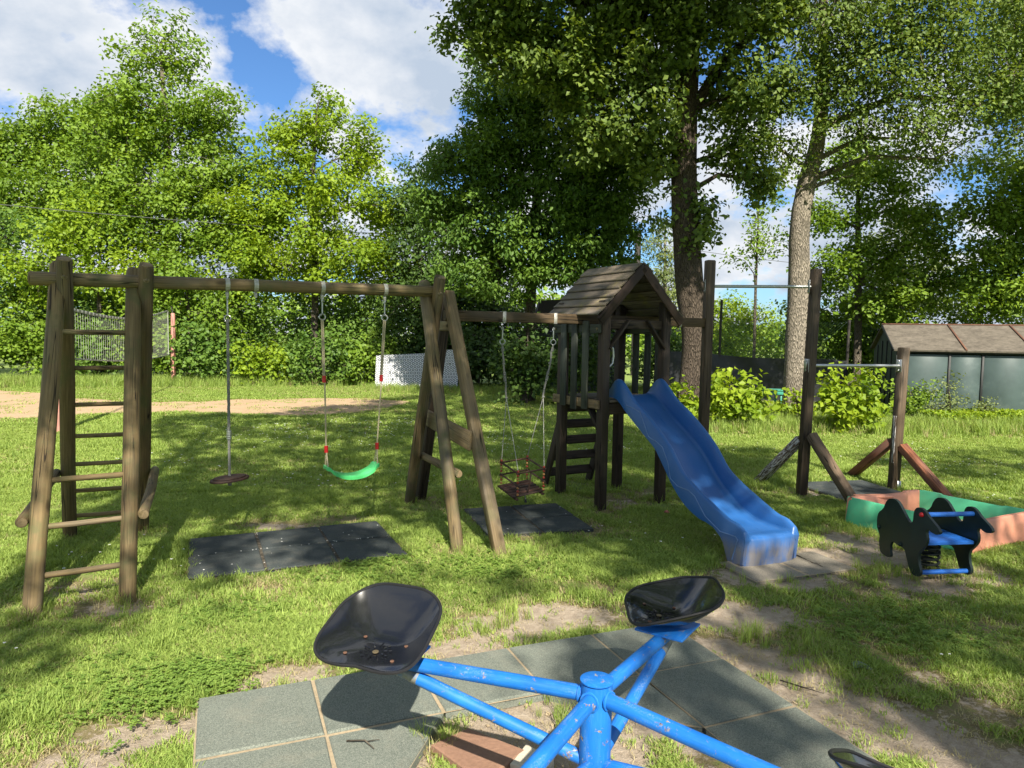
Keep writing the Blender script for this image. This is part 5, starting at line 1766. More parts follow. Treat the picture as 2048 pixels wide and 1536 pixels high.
# seats in the back corner
for p_, mt in ((box_pts['L'].lerp(box_pts['B'], 0.30), 'sand_pink'), ):
    mb = MB()
    mb.beam(p_ + Vector((-0.12, -0.01, 0.217)), p_ + Vector((0.22, 0.03, 0.217)), 0.10, 0.02, (0, 0, 1), 0.008)
    mb.build('corner_seat', M[mt], sbox)

# ------------------------------------------------------------------ spring rider
al = R(8)
PD, BDR = Vector((math.sin(al), -math.cos(al), 0)), Vector((math.cos(al), math.sin(al), 0))
CP = Vector((2.806, 4.764, 0.0))
rider = thing('spring_rider', 'dark green camel shaped spring rider with blue seat and bars', 'spring rider', CP + BDR * 0.2)
camel = [(-0.318, 0.497), (-0.275, 0.497), (-0.237, 0.480), (-0.197, 0.440), (-0.152, 0.394), (-0.115, 0.369), (-0.090, 0.384), (-0.088, 0.447), (-0.074, 0.482), (-0.046, 0.499), (-0.003, 0.499), (0.027, 0.483),
         (0.057, 0.457), (0.115, 0.425), (0.153, 0.402), (0.169, 0.376), (0.139, 0.357), (0.093, 0.358), (0.054, 0.377), (0.038, 0.349), (0.052, 0.314), (0.052, 0.273), (0.019, 0.226), (-0.021, 0.186), (-0.016, 0.118),
         (0.007, 0.070), (0.005, 0.038), (-0.028, 0.016), (-0.073, 0.022), (-0.105, 0.053), (-0.136, 0.122), (-0.166, 0.177), (-0.228, 0.176), (-0.288, 0.192), (-0.310, 0.162), (-0.310, 0.118), (-0.296, 0.078),
         (-0.321, 0.059), (-0.372, 0.061), (-0.420, 0.076), (-0.434, 0.139), (-0.430, 0.201), (-0.463, 0.237), (-0.471, 0.310), (-0.458, 0.359), (-0.404, 0.399), (-0.386, 0.448), (-0.355, 0.485)]
# round the outline off once (corner cutting)
cut = []
for i in range(len(camel)):
    a, b = camel[i], camel[(i + 1) % len(camel)]
    cut += [(a[0] * .75 + b[0] * .25, a[1] * .75 + b[1] * .25), (a[0] * .25 + b[0] * .75, a[1] * .25 + b[1] * .75)]
for off in (0.0, 0.385):
    mb = MB()
    mb.prism(cut, CP + BDR * off + Vector((0, 0, 0.012)), PD, (0, 0, 1), BDR, 0.020)
    side_p = mb.build('camel_panel', M['camel'], rider, angle=30)
    if off == 0.0:
        bm = MB()
        bm.ball(tuple(CP - BDR * 0.003 + PD * -0.005 + Vector((0, 0, 0.468))), 0.017, 10, 6)
        bm.build('red_cap', M['red_plastic'], side_p)
        for (s, z) in ((-0.44, 0.265), (-0.20, 0.205)):
            bm = MB()
            bm.ball(tuple(CP - BDR * 0.002 + PD * s + Vector((0, 0, z))), 0.014, 10, 6)
            bm.build('bolt_cap', M['camel'], side_p)
quick('handlebar', M['rider_blue'], rider, 'tube', [CP + BDR * 0.01 + PD * -0.005 + Vector((0, 0, 0.468)), CP + BDR * 0.395 + PD * -0.005 + Vector((0, 0, 0.468))], 0.0165, 12)
quick('footbar', M['rider_blue'], rider, 'tube', [CP + BDR * 0.01 + PD * -0.03 + Vector((0, 0, 0.058)), CP + BDR * 0.41 + PD * -0.03 + Vector((0, 0, 0.058))], 0.0165, 12)
quick('seat_board', M['rider_blue'], rider, 'beam', CP + BDR * 0.2 + PD * -0.36 + Vector((0, 0, 0.275)), CP + BDR * 0.2 + PD * 0.03 + Vector((0, 0, 0.275)), 0.36, 0.026, (0, 0, 1), 0.006)
mb = MB()
cc = CP + BDR * 0.2 + PD * -0.17
mb.tube([cc + Vector((0.065 * math.cos(th), 0.065 * math.sin(th), 0.015 + 0.225 * th / (2 * math.pi * 6))) for th in np.linspace(0, 2 * math.pi * 6, 100)], 0.0095, 7)
mb.build('spring', M['spring'], rider)
mb = MB()
mb.beam(cc + BDR * -0.1 + Vector((0, 0, 0.252)), cc + BDR * 0.1 + Vector((0, 0, 0.252)), 0.16, 0.012)
mb.build('spring_plate', M['spring'], rider)

# ------------------------------------------------------------------ volleyball net
NA, NB = Vector((-7.17, 11.24, 0)), Vector((-10.17, 21.3, 0))
for P, h, r, lb, lean in ((NA, 2.02, 0.075, 'nearer faded red net post behind the log ladder', -0.035), (NB, 2.12, 0.066, 'farther faded red net post in front of the shrubs', 0.02)):
    o = thing('net_post', lb, 'net post', P, 'volleyball net posts')
    quick('pole', M['net_post'], o, 'tube', [P + Vector((0, 0, -0.1)), P + Vector((lean * 0.5, 0, h * 0.5)), P + Vector((lean, 0, h - 0.02)), P + Vector((lean, 0, h))], [r * 1.02, r, r * 0.9, r * 0.75], 14)
    mb = MB()
    mb.tube([P + Vector((lean, 0, h - 0.02)), P + Vector((lean - 0.03, 0, h + 0.12)), P + Vector((lean - 0.05, 0, h + 0.20))], [0.02, 0.014, 0.008], 6)
    mb.build('hook', M['pole'], o)
net = thing('volleyball_net', 'sagging white volleyball net strung between two red posts', 'net', (NA + NB) / 2)
nd = (NB - NA)


def net_pt(t, v):
    zt = 1.97 - 0.20 * math.sin(math.pi * t) + 0.20 * t
    zb = 1.15 - 0.10 * math.sin(math.pi * t) - 0.25 * t
    p = NA + nd * (0.03 + 0.90 * t)
    return Vector((p.x, p.y, zb + (zt - zb) * v))


mb = MB()
nv = 64
for i in range(nv + 1):
    t = i / nv
    mb.tube([net_pt(t, 0), net_pt(t, 0.5), net_pt(t, 1)], 0.0024, 3, cap=False)
for j in range(1, 4):
    mb.tube([net_pt(i / 30, j / 4) for i in range(31)], 0.0020, 3, cap=False)
o = mb.build('net_mesh', M['net_white'], net)
o['kind'] = 'stuff'
for v, w in ((1.0, 0.055), (0.0, 0.030)):
    mb = MB()
    for i in range(40):
        a, b = net_pt(i / 40, v), net_pt((i + 1) / 40, v)
        mb.beam(a, b, 0.006, w * random.uniform(0.8, 1.1), (0, 0, 1), 0.001)
    mb.build('edge_band', M['net_white'], net)
mb = MB()
mb.tube([net_pt(1, 1), NB + Vector((0, 0, 2.0))], 0.006, 4)
mb.tube([net_pt(1, 0.0), net_pt(1, 0.4), net_pt(1, 1)], 0.012, 5)
mb.tube([net_pt(0, 1), NA + Vector((0, 0, 1.95))], 0.006, 4)
mb.build('tie_rope', M['net_white'], net)

# ------------------------------------------------------------------ white ringed sheets leaning at the lawn edge
for (a, b, ha, hb, lean, lb) in (((-3.99, 20.62), (-2.52, 20.55), 0.99, 1.08, 0.18, 'left one of two white ringed sheets leaning at the far edge of the lawn'),
                                 ((-2.46, 20.75), (-1.57, 20.35), 1.18, 1.20, 0.12, 'right hand white ringed sheet, partly behind the swing frame legs')):
    a, b = Vector((*a, -0.02)), Vector((*b, -0.02))
    d = (b - a)
    L = d.length
    dn = d.normalized()
    inn = Vector((-dn.y, dn.x, 0))
    mb = MB()
    off = Vector((0, 0.022, 0))
    q = [a, b, b + inn * lean + Vector((0, 0, hb)), a + inn * lean + Vector((0, 0, ha))]
    q2 = [v + inn * 0.022 for v in q]
    gr = [(0, 0, 0), (L, 0, 0), (L, hb, 0), (0, ha, 0)] * 2
    mb.add(q + q2, [(0, 1, 2, 3), (7, 6, 5, 4), (0, 4, 5, 1), (1, 5, 6, 2), (2, 6, 7, 3), (3, 7, 4, 0)], gr)
    tag(mb.build('ringed_sheet', M['panel'], None, smooth=False), lb, 'sheet', 'white ringed sheets')

# ------------------------------------------------------------------ shed
SC0 = Vector((8.215, 15.2, 0))                      # near left corner
SDX = Vector((0.947, -0.322, 0))                    # along the front
SDY = Vector((0.322, 0.947, 0))                     # into the depth
shed = thing('shed', 'low dark green shed with brown gabled roof and grey front panels', 'shed', SC0)
EZ, RZ, DEP = 1.43, 1.99, 3.1
LEN = 5.2
edges = [0.0, 0.98, 1.58, 2.46, 3.3, 4.2, LEN]
for i in range(len(edges) - 1):
    a, b = SC0 + SDX * (edges[i] + 0.008), SC0 + SDX * (edges[i + 1] - 0.008)
    quick('wall_panel', M['shed_wall'], shed, 'beam', a + Vector((0, 0, EZ / 2 - 0.02)), b + Vector((0, 0, EZ / 2 - 0.02)), 0.03, EZ - 0.09, (0, 0, 1), 0.003)
for e in edges:
    p = SC0 + SDX * e - SDY * 0.022
    quick('batten', M['shed_dark'], shed, 'beam', p, p + Vector((0, 0, EZ - 0.03)), 0.042, 0.03, SDY, 0.003)
quick('fascia', M['shed_dark'], shed, 'beam', SC0 - SDY * 0.03 + Vector((0, 0, EZ - 0.005)), SC0 + SDX * LEN - SDY * 0.03 + Vector((0, 0, EZ - 0.005)), 0.03, 0.075)
mb = MB()
mb.prism([(0, -0.05), (DEP, -0.05), (DEP, EZ), (DEP / 2, RZ - 0.03), (0, EZ)], SC0, SDY, (0, 0, 1), SDX, 0.03)
mb.build('gable_wall', M['shed_gable'], shed, smooth=False)
for k in range(1, 5):
    p = SC0 + SDY * (DEP * k / 5) - SDX * 0.012
    quick('gable_batten', M['shed_dark'], shed, 'beam', p, p + Vector((0, 0, EZ + 0.25 * (1 - abs(k - 2.5) / 2.5))), 0.05, 0.022, SDX, 0.002)
mb = MB()
mb.add([SC0 + SDY * DEP, SC0 + SDX * LEN + SDY * DEP, SC0 + SDX * LEN + SDY * DEP + Vector((0, 0, EZ)), SC0 + SDY * DEP + Vector((0, 0, EZ))], [(0, 1, 2, 3)])
mb.build('back_wall', M['shed_gable'], shed, smooth=False)
rj = [-0.08, 1.25, 2.45, 3.65, LEN + 0.1]
for i in range(len(rj) - 1):
    for sgn in (0, 1):
        e0 = SC0 + SDY * (-0.12 if sgn == 0 else DEP + 0.12) + Vector((0, 0, EZ - 0.005))
        r0 = SC0 + SDY * (DEP / 2) + Vector((0, 0, RZ))
        a, b = SDX * rj[i], SDX * (rj[i + 1] - 0.01)
        nrm = ((r0 - e0).cross(SDX)).normalized()
        if nrm.z < 0:
            nrm = -nrm
        q = [e0 + a, e0 + b, r0 + b, r0 + a]
        mb = MB()
        mb.add([v + nrm * 0.0 for v in q] + [v + nrm * 0.035 for v in q], [(3, 2, 1, 0), (4, 5, 6, 7), (0, 1, 5, 4), (1, 2, 6, 5), (2, 3, 7, 6), (3, 0, 4, 7)])
        mb.build('roof_panel', M['shed_roof'], shed, smooth=False)
        if i > 0 and sgn == 0:
            quick('roof_batten', M['shed_rust'], shed, 'beam', e0 + a + nrm * 0.045, r0 + a + nrm * 0.045, 0.035, 0.03, nrm, 0.003)
quick('ridge_cap', M['shed_rust'], shed, 'beam', SC0 + SDX * -0.1 + SDY * DEP / 2 + Vector((0, 0, RZ + 0.035)), SC0 + SDX * (LEN + 0.1) + SDY * DEP / 2 + Vector((0, 0, RZ + 0.035)), 0.12, 0.03)
quick('verge_board', M['shed_dark'], shed, 'beam', SC0 + SDX * -0.095 + SDY * -0.12 + Vector((0, 0, EZ + 0.01)), SC0 + SDX * -0.095 + SDY * (DEP / 2) + Vector((0, 0, RZ + 0.01)), 0.02, 0.07)

# dark hut behind the tower
hut = thing('hut', 'dark green hut half hidden behind the tower and shrubs', 'hut', (1.9, 20.6, 0))
mb = MB()
mb.beam((0.86, 20.4, 0.86), (3.0, 20.9, 0.86), 0.06, 1.78, (0, 0, 1), 0.01)
mb.build('front_wall', M['hut'], hut)
mb = MB()
mb.beam((0.84, 20.42, 0.9), (0.6, 22.4, 0.9), 0.05, 1.9, (0, 0, 1), 0.01)
mb.build('side_wall', M['hut'], hut)
mb = MB()
mb.prism([(0.55, 1.74), (3.3, 1.84), (2.7, 2.75), (0.75, 2.62)], (0, 20.1, 0), (1, 0.22, 0), (0, 0, 1), (0.0, 1, 0), 2.2)
mb.build('roof', M['hut_roof'], hut, smooth=False)
quick('window', M['shed_dark'], hut, 'beam', (1.0, 20.36, 1.52), (1.4, 20.46, 1.52), 0.03, 0.4)

# ------------------------------------------------------------------ fence with black windscreen
FA, FB = Vector((3.9, 19.4, 0)), Vector((8.6, 18.3, 0))
fence = thing('windscreen_fence', 'wire mesh fence hung with sagging black windscreen fabric', 'fence', (FA + FB) / 2)
fdv = (FB - FA)
mb = MB()
nx2, nz2 = 60, 10
vs, fs = [], []
fn = Vector((fdv.y, -fdv.x, 0)).normalized()
for i in range(nx2 + 1):
    t = i / nx2
    zt = 1.25 - 0.16 * t + 0.03 * math.sin(t * 9)
    for j in range(nz2 + 1):
        v = j / nz2
        w = 0.05 * mnoise.noise(Vector((t * 9 + v * 2, v * 1.5, 2))) + 0.035 * math.sin(t * 26 + v * 3) * (1 - v) + 0.05 * max(0, math.sin(t * 8 - 1)) * (1 - v)
        vs.append(FA + fdv * t + fn * (0.05 + w) + Vector((0, 0, zt * v)))
for i in range(nx2):
    for j in range(nz2):
        k = i * (nz2 + 1) + j
        fs.append((k, k + nz2 + 1, k + nz2 + 2, k + 1))
mb.add(vs, fs)
mb.build('windscreen', M['tarp'], fence, angle=80)
mb = MB()
L = fdv.length
step = 0.075
HM = 2.1
for i in range(int((L + HM) / step)):
    s = i * step - HM
    for sgn in (1, -1):
        a0, z0, a1, z1_ = s, 0.9, s + (HM - 0.9), HM
        if sgn < 0:
            a0, a1 = a1, a0
        if min(a0, a1) < 0 or max(a0, a1) > L:
            continue
        mb.tube([FA + fdv.normalized() * a0 + Vector((0, 0, z0)), FA + fdv.normalized() * a1 + Vector((0, 0, z1_))], 0.0026, 3, cap=False)
o = mb.build('wire_mesh', M['chain'], fence)
o['kind'] = 'stuff'
for t in (0.0, 0.345, 0.69, 1.0):
    p = FA + fdv * t
    h = 2.65 if t == 0.345 else 2.15
    quick('fence_post', M['pole'], fence, 'tube', [p + Vector((0, 0, -0.1)), p + Vector((0.02, 0, h))], 0.035, 8)

# turquoise bench behind the bright bush
bench = thing('green_bench', 'turquoise garden table half hidden behind the bright bush by the trunk', 'table', (5.7, 16.0, 0))
for k in range(3):
    quick('top_slat', M['bench_green'], bench, 'beam', (5.15, 15.85 + k * 0.16, 0.50), (6.2, 15.95 + k * 0.16, 0.48), 0.14, 0.03)
quick('apron', M['bench_green'], bench, 'beam', (5.15, 15.80, 0.44), (6.2, 15.90, 0.42), 0.02, 0.07)
for x, y in ((5.25, 15.85), (6.05, 15.93), (5.25, 16.15), (6.05, 16.25)):
    quick('leg', M['bench_green'], bench, 'beam', (x, y, -0.02), (x, y, 0.47), 0.04, 0.04)
quick('brace', M['bench_green'], bench, 'tube', [(6.03, 15.9, 0.10), (5.75, 15.9, 0.42)], 0.012, 6)

# ------------------------------------------------------------------ utility pole and cable
UP = Vector((5.15, 30.0, 0))
pole = thing('utility_pole', 'dark wooden utility pole rising behind the tower roof', 'utility pole', UP)
quick('shaft', M['pole'], pole, 'tube', [UP + Vector((0, 0, -0.1)), UP + Vector((0, 0, 3)), UP + Vector((0.02, 0, 5.95))], [0.16, 0.145, 0.125], 10)
quick('insulator', M['steel'], pole, 'tube', [UP + Vector((0.12, 0, 5.55)), UP + Vector((0.12, 0, 5.68))], 0.035, 8)
cab = MB()
CA, CBp, CC = Vector((-17.0, 17.5, 4.98)), UP + Vector((0.1, -0.05, 5.62)), Vector((12.6, 27.0, 4.35))
for a, b, sag in ((CA, CBp, 0.35), (CBp, CC, 0.12)):
    cab.tube([a.lerp(b, t) - Vector((0, 0, sag * 4 * t * (1 - t))) for t in np.linspace(0, 1, 28)], 0.010, 5)
tag(cab.build('overhead_cable', M['cable'], None), 'grey overhead cable crossing in front of the trees to the pole', 'cable')

# ------------------------------------------------------------------ little things on the ground
x, y = ground_at(1333, 1029)
sc = thing('red_scrap', 'tiny faded red scrap lying in the grass beside the slide', 'litter', (x, y, 0))
mb = MB()
for k in range(5):
    a = k * 1.26
    mb.ball((x + 0.014 * math.cos(a), y + 0.014 * math.sin(a), 0.022 + 0.006 * (k % 2)), 0.014, 6, 4, 0.7)
mb.build('petals', plain('faded_red_scrap', (0.50, 0.13, 0.12), 0.7), sc)
for (p0, p1, p2, lb) in (((1560, 1365), (1600, 1380), (1648, 1392), 'thin brown twig on the bare dirt right of the tiles'), ((1590, 1112), (1622, 1128), (1645, 1136), 'dark twig on the dusty slab below the slide'),
                         ((693, 1498), (730, 1500), (748, 1514), 'thin twig on the left tiles of the spinner ring')):
    pts = [Vector((*ground_at(*q), 0.012 + (0.022 if q[0] < 800 else 0))) for q in (p0, p1, p2)]
    mb = MB()
    mb.tube([pts[0], pts[1] + Vector((0, 0, 0.006)), pts[2]], [0.004, 0.0035, 0.002], 5)
    mb.tube([pts[1], pts[1] + (pts[2] - pts[0]) * 0.22 + Vector((0.03, 0.02, 0.006))], [0.0025, 0.0015], 4)
    tag(mb.build('twig', M['bark_thin'], None), lb, 'twig', 'fallen twigs')
x, y = ground_at(1720, 1338)
rngl = np.random.default_rng(5)
mb = MB()
pts = []
for k in range(14):
    a = 2 * math.pi * k / 14
    r = 0.045 * (1 + 0.25 * math.cos(a) - 0.15 * math.cos(3 * a))
    pts.append((x + r * math.cos(a + 0.6), y + r * math.sin(a + 0.6) * 0.8, 0.014 + 0.008 * math.sin(a * 2)))
mb.add([(x, y, 0.010)] + pts, [(0, 1 + k, 1 + (k + 1) % 14) for k in range(14)])
tag(mb.build('fallen_leaf', plain('fallen_grey_green_leaf', (0.11, 0.15, 0.09), 0.6), None), 'single grey green fallen leaf on the dirt at the right', 'leaf')


# ------------------------------------------------------------------ grass: tufts on the ground, instanced by geometry nodes
def blade_tuft(name, mat, rng, n, rad, h0, h1, w, lean=0.5, flat=False):
    V, F, Hh = [], [], []
    for _ in range(n):
        r = rad * math.sqrt(rng.random())
        a = rng.random() * 2 * math.pi
        bx, by = r * math.cos(a), r * math.sin(a)
        hgt = rng.uniform(h0, h1)
        la = rng.random() * 2 * math.pi
        ln = hgt * lean * rng.uniform(0.3, 1.5)
        dx, dy = math.cos(la), math.sin(la)
        sx, sy = -dy * w / 2, dx * w / 2
        z1 = hgt * (0.55 if not flat else 0.5)
        b = len(V)
        V += [(bx - sx, by - sy, -0.006), (bx + sx, by + sy, -0.006),
              (bx + dx * ln * 0.35 - sx * 0.85, by + dy * ln * 0.35 - sy * 0.85, z1), (bx + dx * ln * 0.35 + sx * 0.85, by + dy * ln * 0.35 + sy * 0.85, z1),
              (bx + dx * ln, by + dy * ln, hgt)]
        F += [(b, b + 1, b + 3), (b, b + 3, b + 2), (b + 2, b + 3, b + 4)]
        Hh += [rng.random()] * 5
    me = raw_mesh(name, np.array(V), np.array(F), {'hue': np.array(Hh)})
    me.materials.append(mat)
    return bpy.data.objects.new(name, me)


def clover_tuft(name, mat, rng, n, rad):
    V, F, Hh = [], [], []
    for _ in range(n):
        r = rad * math.sqrt(rng.random())
        a = rng.random() * 2 * math.pi
        cx, cy, cz = r * math.cos(a), r * math.sin(a), rng.uniform(0.012, 0.032)
        for k in range(3):
            th = k * 2.09 + a
            l = rng.uniform(0.008, 0.013)
            dx, dy = math.cos(th), math.sin(th)
            b = len(V)
            tz = rng.uniform(-0.003, 0.004)
            V += [(cx, cy, cz), (cx + dx * l * 0.7 - dy * l * 0.55, cy + dy * l * 0.7 + dx * l * 0.55, cz + 0.003 + tz), (cx + dx * l * 1.35, cy + dy * l * 1.35, cz + tz), (cx + dx * l * 0.7 + dy * l * 0.55, cy + dy * l * 0.7 - dx * l * 0.55, cz + 0.003 + tz)]
            F += [(b, b + 1, b + 2), (b, b + 2, b + 3)]
            Hh += [rng.random()] * 4
    me = raw_mesh(name, np.array(V), np.array(F), {'hue': np.array(Hh)})
    me.materials.append(mat)
    return bpy.data.objects.new(name, me)


def flower(name, mat):
    mb = MB()
    n = 8
    mb.add([(0, 0, 0.05)] + [(0.011 * math.cos(2 * math.pi * k / n), 0.011 * math.sin(2 * math.pi * k / n), 0.046 + 0.004 * (k % 2)) for k in range(n)], [(0, 1 + k, 1 + (k + 1) % n) for k in range(n)])
    me = bpy.data.meshes.new(name)
    me.from_pydata(mb.v, [], mb.f)
    me.materials.append(mat)
    return bpy.data.objects.new(name, me)


def scatter(name, label, pts, rotz, scl, idx, sources):
    coll = bpy.data.collections.new(name + '_source')
    for i, s in enumerate(sources):
        s.name = '%s_blade_%02d' % (name, i)
        coll.objects.link(s)
    me = bpy.data.meshes.new(name)
    me.vertices.add(len(pts))
    me.vertices.foreach_set('co', np.ascontiguousarray(pts, dtype=np.float32).ravel())
    a = me.attributes.new('rz', 'FLOAT', 'POINT')
    a.data.foreach_set('value', rotz.astype(np.float32))
    a = me.attributes.new('sc', 'FLOAT', 'POINT')
    a.data.foreach_set('value', scl.astype(np.float32))
    a = me.attributes.new('ix', 'INT', 'POINT')
    a.data.foreach_set('value', idx.astype(np.int32))
    o = bpy.data.objects.new(name, me)
    COL.objects.link(o)
    tag(o, label, kind='stuff')
    ng = bpy.data.node_groups.new(name + '_nodes', 'GeometryNodeTree')
    ng.interface.new_socket('Geometry', in_out='INPUT', socket_type='NodeSocketGeometry')
    ng.interface.new_socket('Geometry', in_out='OUTPUT', socket_type='NodeSocketGeometry')
    N, Lk = ng.nodes, ng.links
    gi, go = N.new('NodeGroupInput'), N.new('NodeGroupOutput')
    ci = N.new('GeometryNodeCollectionInfo')
    ci.inputs['Collection'].default_value = coll
    ci.inputs['Separate Children'].default_value = True
    ci.inputs['Reset Children'].default_value = True
    iop = N.new('GeometryNodeInstanceOnPoints')
    iop.inputs['Pick Instance'].default_value = True

    def named(nm, typ):
        x = N.new('GeometryNodeInputNamedAttribute')
        x.data_type = typ
        x.inputs['Name'].default_value = nm
        return x.outputs['Attribute']
    cx = N.new('ShaderNodeCombineXYZ')
    Lk.new(named('rz', 'FLOAT'), cx.inputs[2])
    e2r = N.new('FunctionNodeEulerToRotation')
    Lk.new(cx.outputs[0], e2r.inputs[0])
    Lk.new(gi.outputs[0], iop.inputs['Points'])
    Lk.new(ci.outputs[0], iop.inputs['Instance'])
    Lk.new(named('ix', 'INT'), iop.inputs['Instance Index'])
    Lk.new(e2r.outputs[0], iop.inputs['Rotation'])
    Lk.new(named('sc', 'FLOAT'), iop.inputs['Scale'])
    Lk.new(iop.outputs[0], go.inputs[0])
    md = o.modifiers.new('scatter', 'NODES')
    md.node_group = ng
    return o


rng = np.random.default_rng(501)


def frustum_points(n, y0, y1, p=1.0):
    y = y0 + (y1 - y0) * rng.random(n) ** p
    x = y * rng.uniform(-0.98, 0.98, n) + rng.uniform(-1.2, 1.2, n)
    return x, y


NO_GRASS = []
for (L, cells) in ((RL, [(-1, 0, 5, 1), (-1, 1, 1.6, 1), (2.6, 1, 1.4, 4), (-1, 2, 1, 3)]), (ML, [(-1, 0, 3, 2)])):
    for (i, j, a, b) in cells:
        NO_GRASS.append([(L(i, j).x, L(i, j).y), (L(i + a, j).x, L(i + a, j).y), (L(i + a, j + b).x, L(i + a, j + b).y), (L(i, j + b).x, L(i, j + b).y)])
c17, s17 = math.cos(R(17)), math.sin(R(17))
NO_GRASS.append([(-0.445 + 0.47 * (i * c17 + j * s17), 6.565 + 0.47 * (i * s17 - j * c17)) for i, j in ((0, 0), (2, 0), (2, 2), (0, 2))])
c12, s12 = math.cos(R(12)), math.sin(R(12))
NO_GRASS.append([(3.22 + 0.46 * (i * c12 + j * s12), 8.05 + 0.46 * (i * s12 - j * c12)) for i, j in ((0, 0), (2, 0), (2, 2), (0, 2))])
NO_GRASS.append([tuple(box_pts[k][:2]) for k in ('L', 'F', 'Rr', 'B')])
c20, s20 = math.cos(R(20)), math.sin(R(20))
NO_GRASS.append([(1.52 + 0.45 * (i * c20 + j * s20), 5.13 + 0.45 * (i * s20 - j * c20)) for i, j in ((0, 0), (2, 0), (2, 1), (0, 1))])
COURT = bots + tops[::-1]


def keep(x, y, margin_noise=True):
    ok = np.ones(len(x), bool)
    for poly in NO_GRASS:
        ok &= ~in_poly(x, y, poly)
    ins = in_poly(x, y, COURT)
    ok &= ~(ins & (rng.random(len(x)) > 0.05))
    return ok


GR = [blade_tuft('t', M['grass'], rng, 24, 0.055, 0.010, 0.030, 0.0050, 1.3) for _ in range(4)] + \
     [blade_tuft('t', M['grass'], rng, 20, 0.045, 0.020, 0.055, 0.0048, 1.0) for _ in range(2)] + \
     [blade_tuft('t', M['straw'], rng, 15, 0.06, 0.005, 0.022, 0.0038, 2.4) for _ in range(2)]
FAR = [blade_tuft('t', M['grass'], rng, 30, 0.14, 0.018, 0.042, 0.012, 1.3) for _ in range(3)] + \
      [blade_tuft('t', M['straw'], rng, 16, 0.14, 0.015, 0.05, 0.009, 1.2)]
parts = []
for n, y0, y1, base in ((46000, 1.7, 4.0, 0.85), (50000, 4.0, 7.5, 0.95), (38000, 7.5, 12.0, 1.25)):
    x, y = frustum_points(n, y0, y1, 0.75)
    b = bare_at(x, y) + 0.45 * vnoise(x, y, 2.2, 6.0) + 0.34 * vnoise(x, y, 7.0, 2.0)
    ok = keep(x, y) & (rng.random(n) > np.clip((b - 0.10) * 2.0, 0, 0.93))
    x, y, b = x[ok], y[ok], b[ok]
    dry = np.clip(0.15 + 0.75 * np.clip(b, -0.2, 1) + 0.30 * vnoise(x, y, 0.9, 14.0), 0.03, 0.9)
    is_dry = rng.random(len(x)) < dry
    tall = (vnoise(x, y, 1.3, 30.0) > 0.22) & (rng.random(len(x)) < 0.35)
    ix = np.where(is_dry, 6 + rng.integers(0, 2, len(x)), np.where(tall, 4 + rng.integers(0, 2, len(x)), rng.integers(0, 4, len(x))))
    sc_ = base * (0.75 + 0.55 * rng.random(len(x))) * np.clip(1.1 - 0.5 * np.clip(b, 0, 1), 0.5, 1.1)
    parts.append((x, y, ix, sc_))
x, y, ix, sc_ = (np.concatenate([p[i] for p in parts]) for i in range(4))
scatter('lawn_grass', 'short green and straw coloured lawn grass of the playground', np.stack([x, y, np.full(len(x), -0.006)], 1), rng.random(len(x)) * 6.28, sc_, ix, GR)
n = 52000
x, y = frustum_points(n, 11.5, 23.5, 0.7)
ok = keep(x, y)
x, y = x[ok], y[ok]
dry = (rng.random(len(x)) < np.clip(0.16 + 0.3 * vnoise(x, y, 0.5, 3.0), 0.03, 0.6))
scatter('far_grass', 'sunlit lawn grass towards the trees', np.stack([x, y, np.full(len(x), -0.008)], 1), rng.random(len(x)) * 6.28,
        0.8 + 0.6 * rng.random(len(x)), np.where(dry, 3, rng.integers(0, 3, len(x))), FAR)
# clover patches on the left foreground
n = 5200
cxs, cys = [], []
for (X, Y, r, m) in ((330, 1385, .26, 150), (420, 1345, .15, 110), (430, 1230, .25, 60), (100, 1390, .4, 60), (980, 1140, .4, 140), (1780, 1250, .45, 180), (760, 1130, .45, 160)):
    gxp, gyp = ground_at(X, Y)
    cxs.append(gxp + r * rng.normal(size=m) * 0.6)
    cys.append(gyp + r * rng.normal(size=m) * 0.5)
x, y = np.concatenate(cxs), np.concatenate(cys)
ok = keep(x, y)
x, y = x[ok], y[ok]
scatter('clover', 'patches of low clover in the lawn', np.stack([x, y, np.full(len(x), -0.004)], 1), rng.random(len(x)) * 6.28, 0.8 + 0.6 * rng.random(len(x)),
        rng.integers(0, 3, len(x)), [clover_tuft('c', M['clover'], rng, 7, 0.035) for _ in range(3)])
# tall grass: along the far edge, round posts, at the fence and the shed
LONG = [blade_tuft('l', M['grass'], rng, 22, 0.10, 0.12, 0.34, 0.010, 0.55) for _ in range(3)] + [blade_tuft('l', M['straw'], rng, 10, 0.09, 0.10, 0.30, 0.007, 0.6)] + \
       [blade_tuft('l', M['grass'], rng, 18, 0.035, 0.05, 0.13, 0.004, 0.6) for _ in range(2)] + [blade_tuft('l', M['straw'], rng, 14, 0.04, 0.04, 0.11, 0.003, 0.9)]
seg = []


def strip(X0, Y0, X1, Y1, n, wid, s0, s1, kinds):
    a, b = ground_at(X0, Y0), ground_at(X1, Y1)
    t = rng.random(n)
    seg.append((a[0] + (b[0] - a[0]) * t + rng.normal(size=n) * 0.1, a[1] + (b[1] - a[1]) * t + rng.normal(size=n) * wid, rng.uniform(s0, s1, n), rng.choice(kinds, n)))


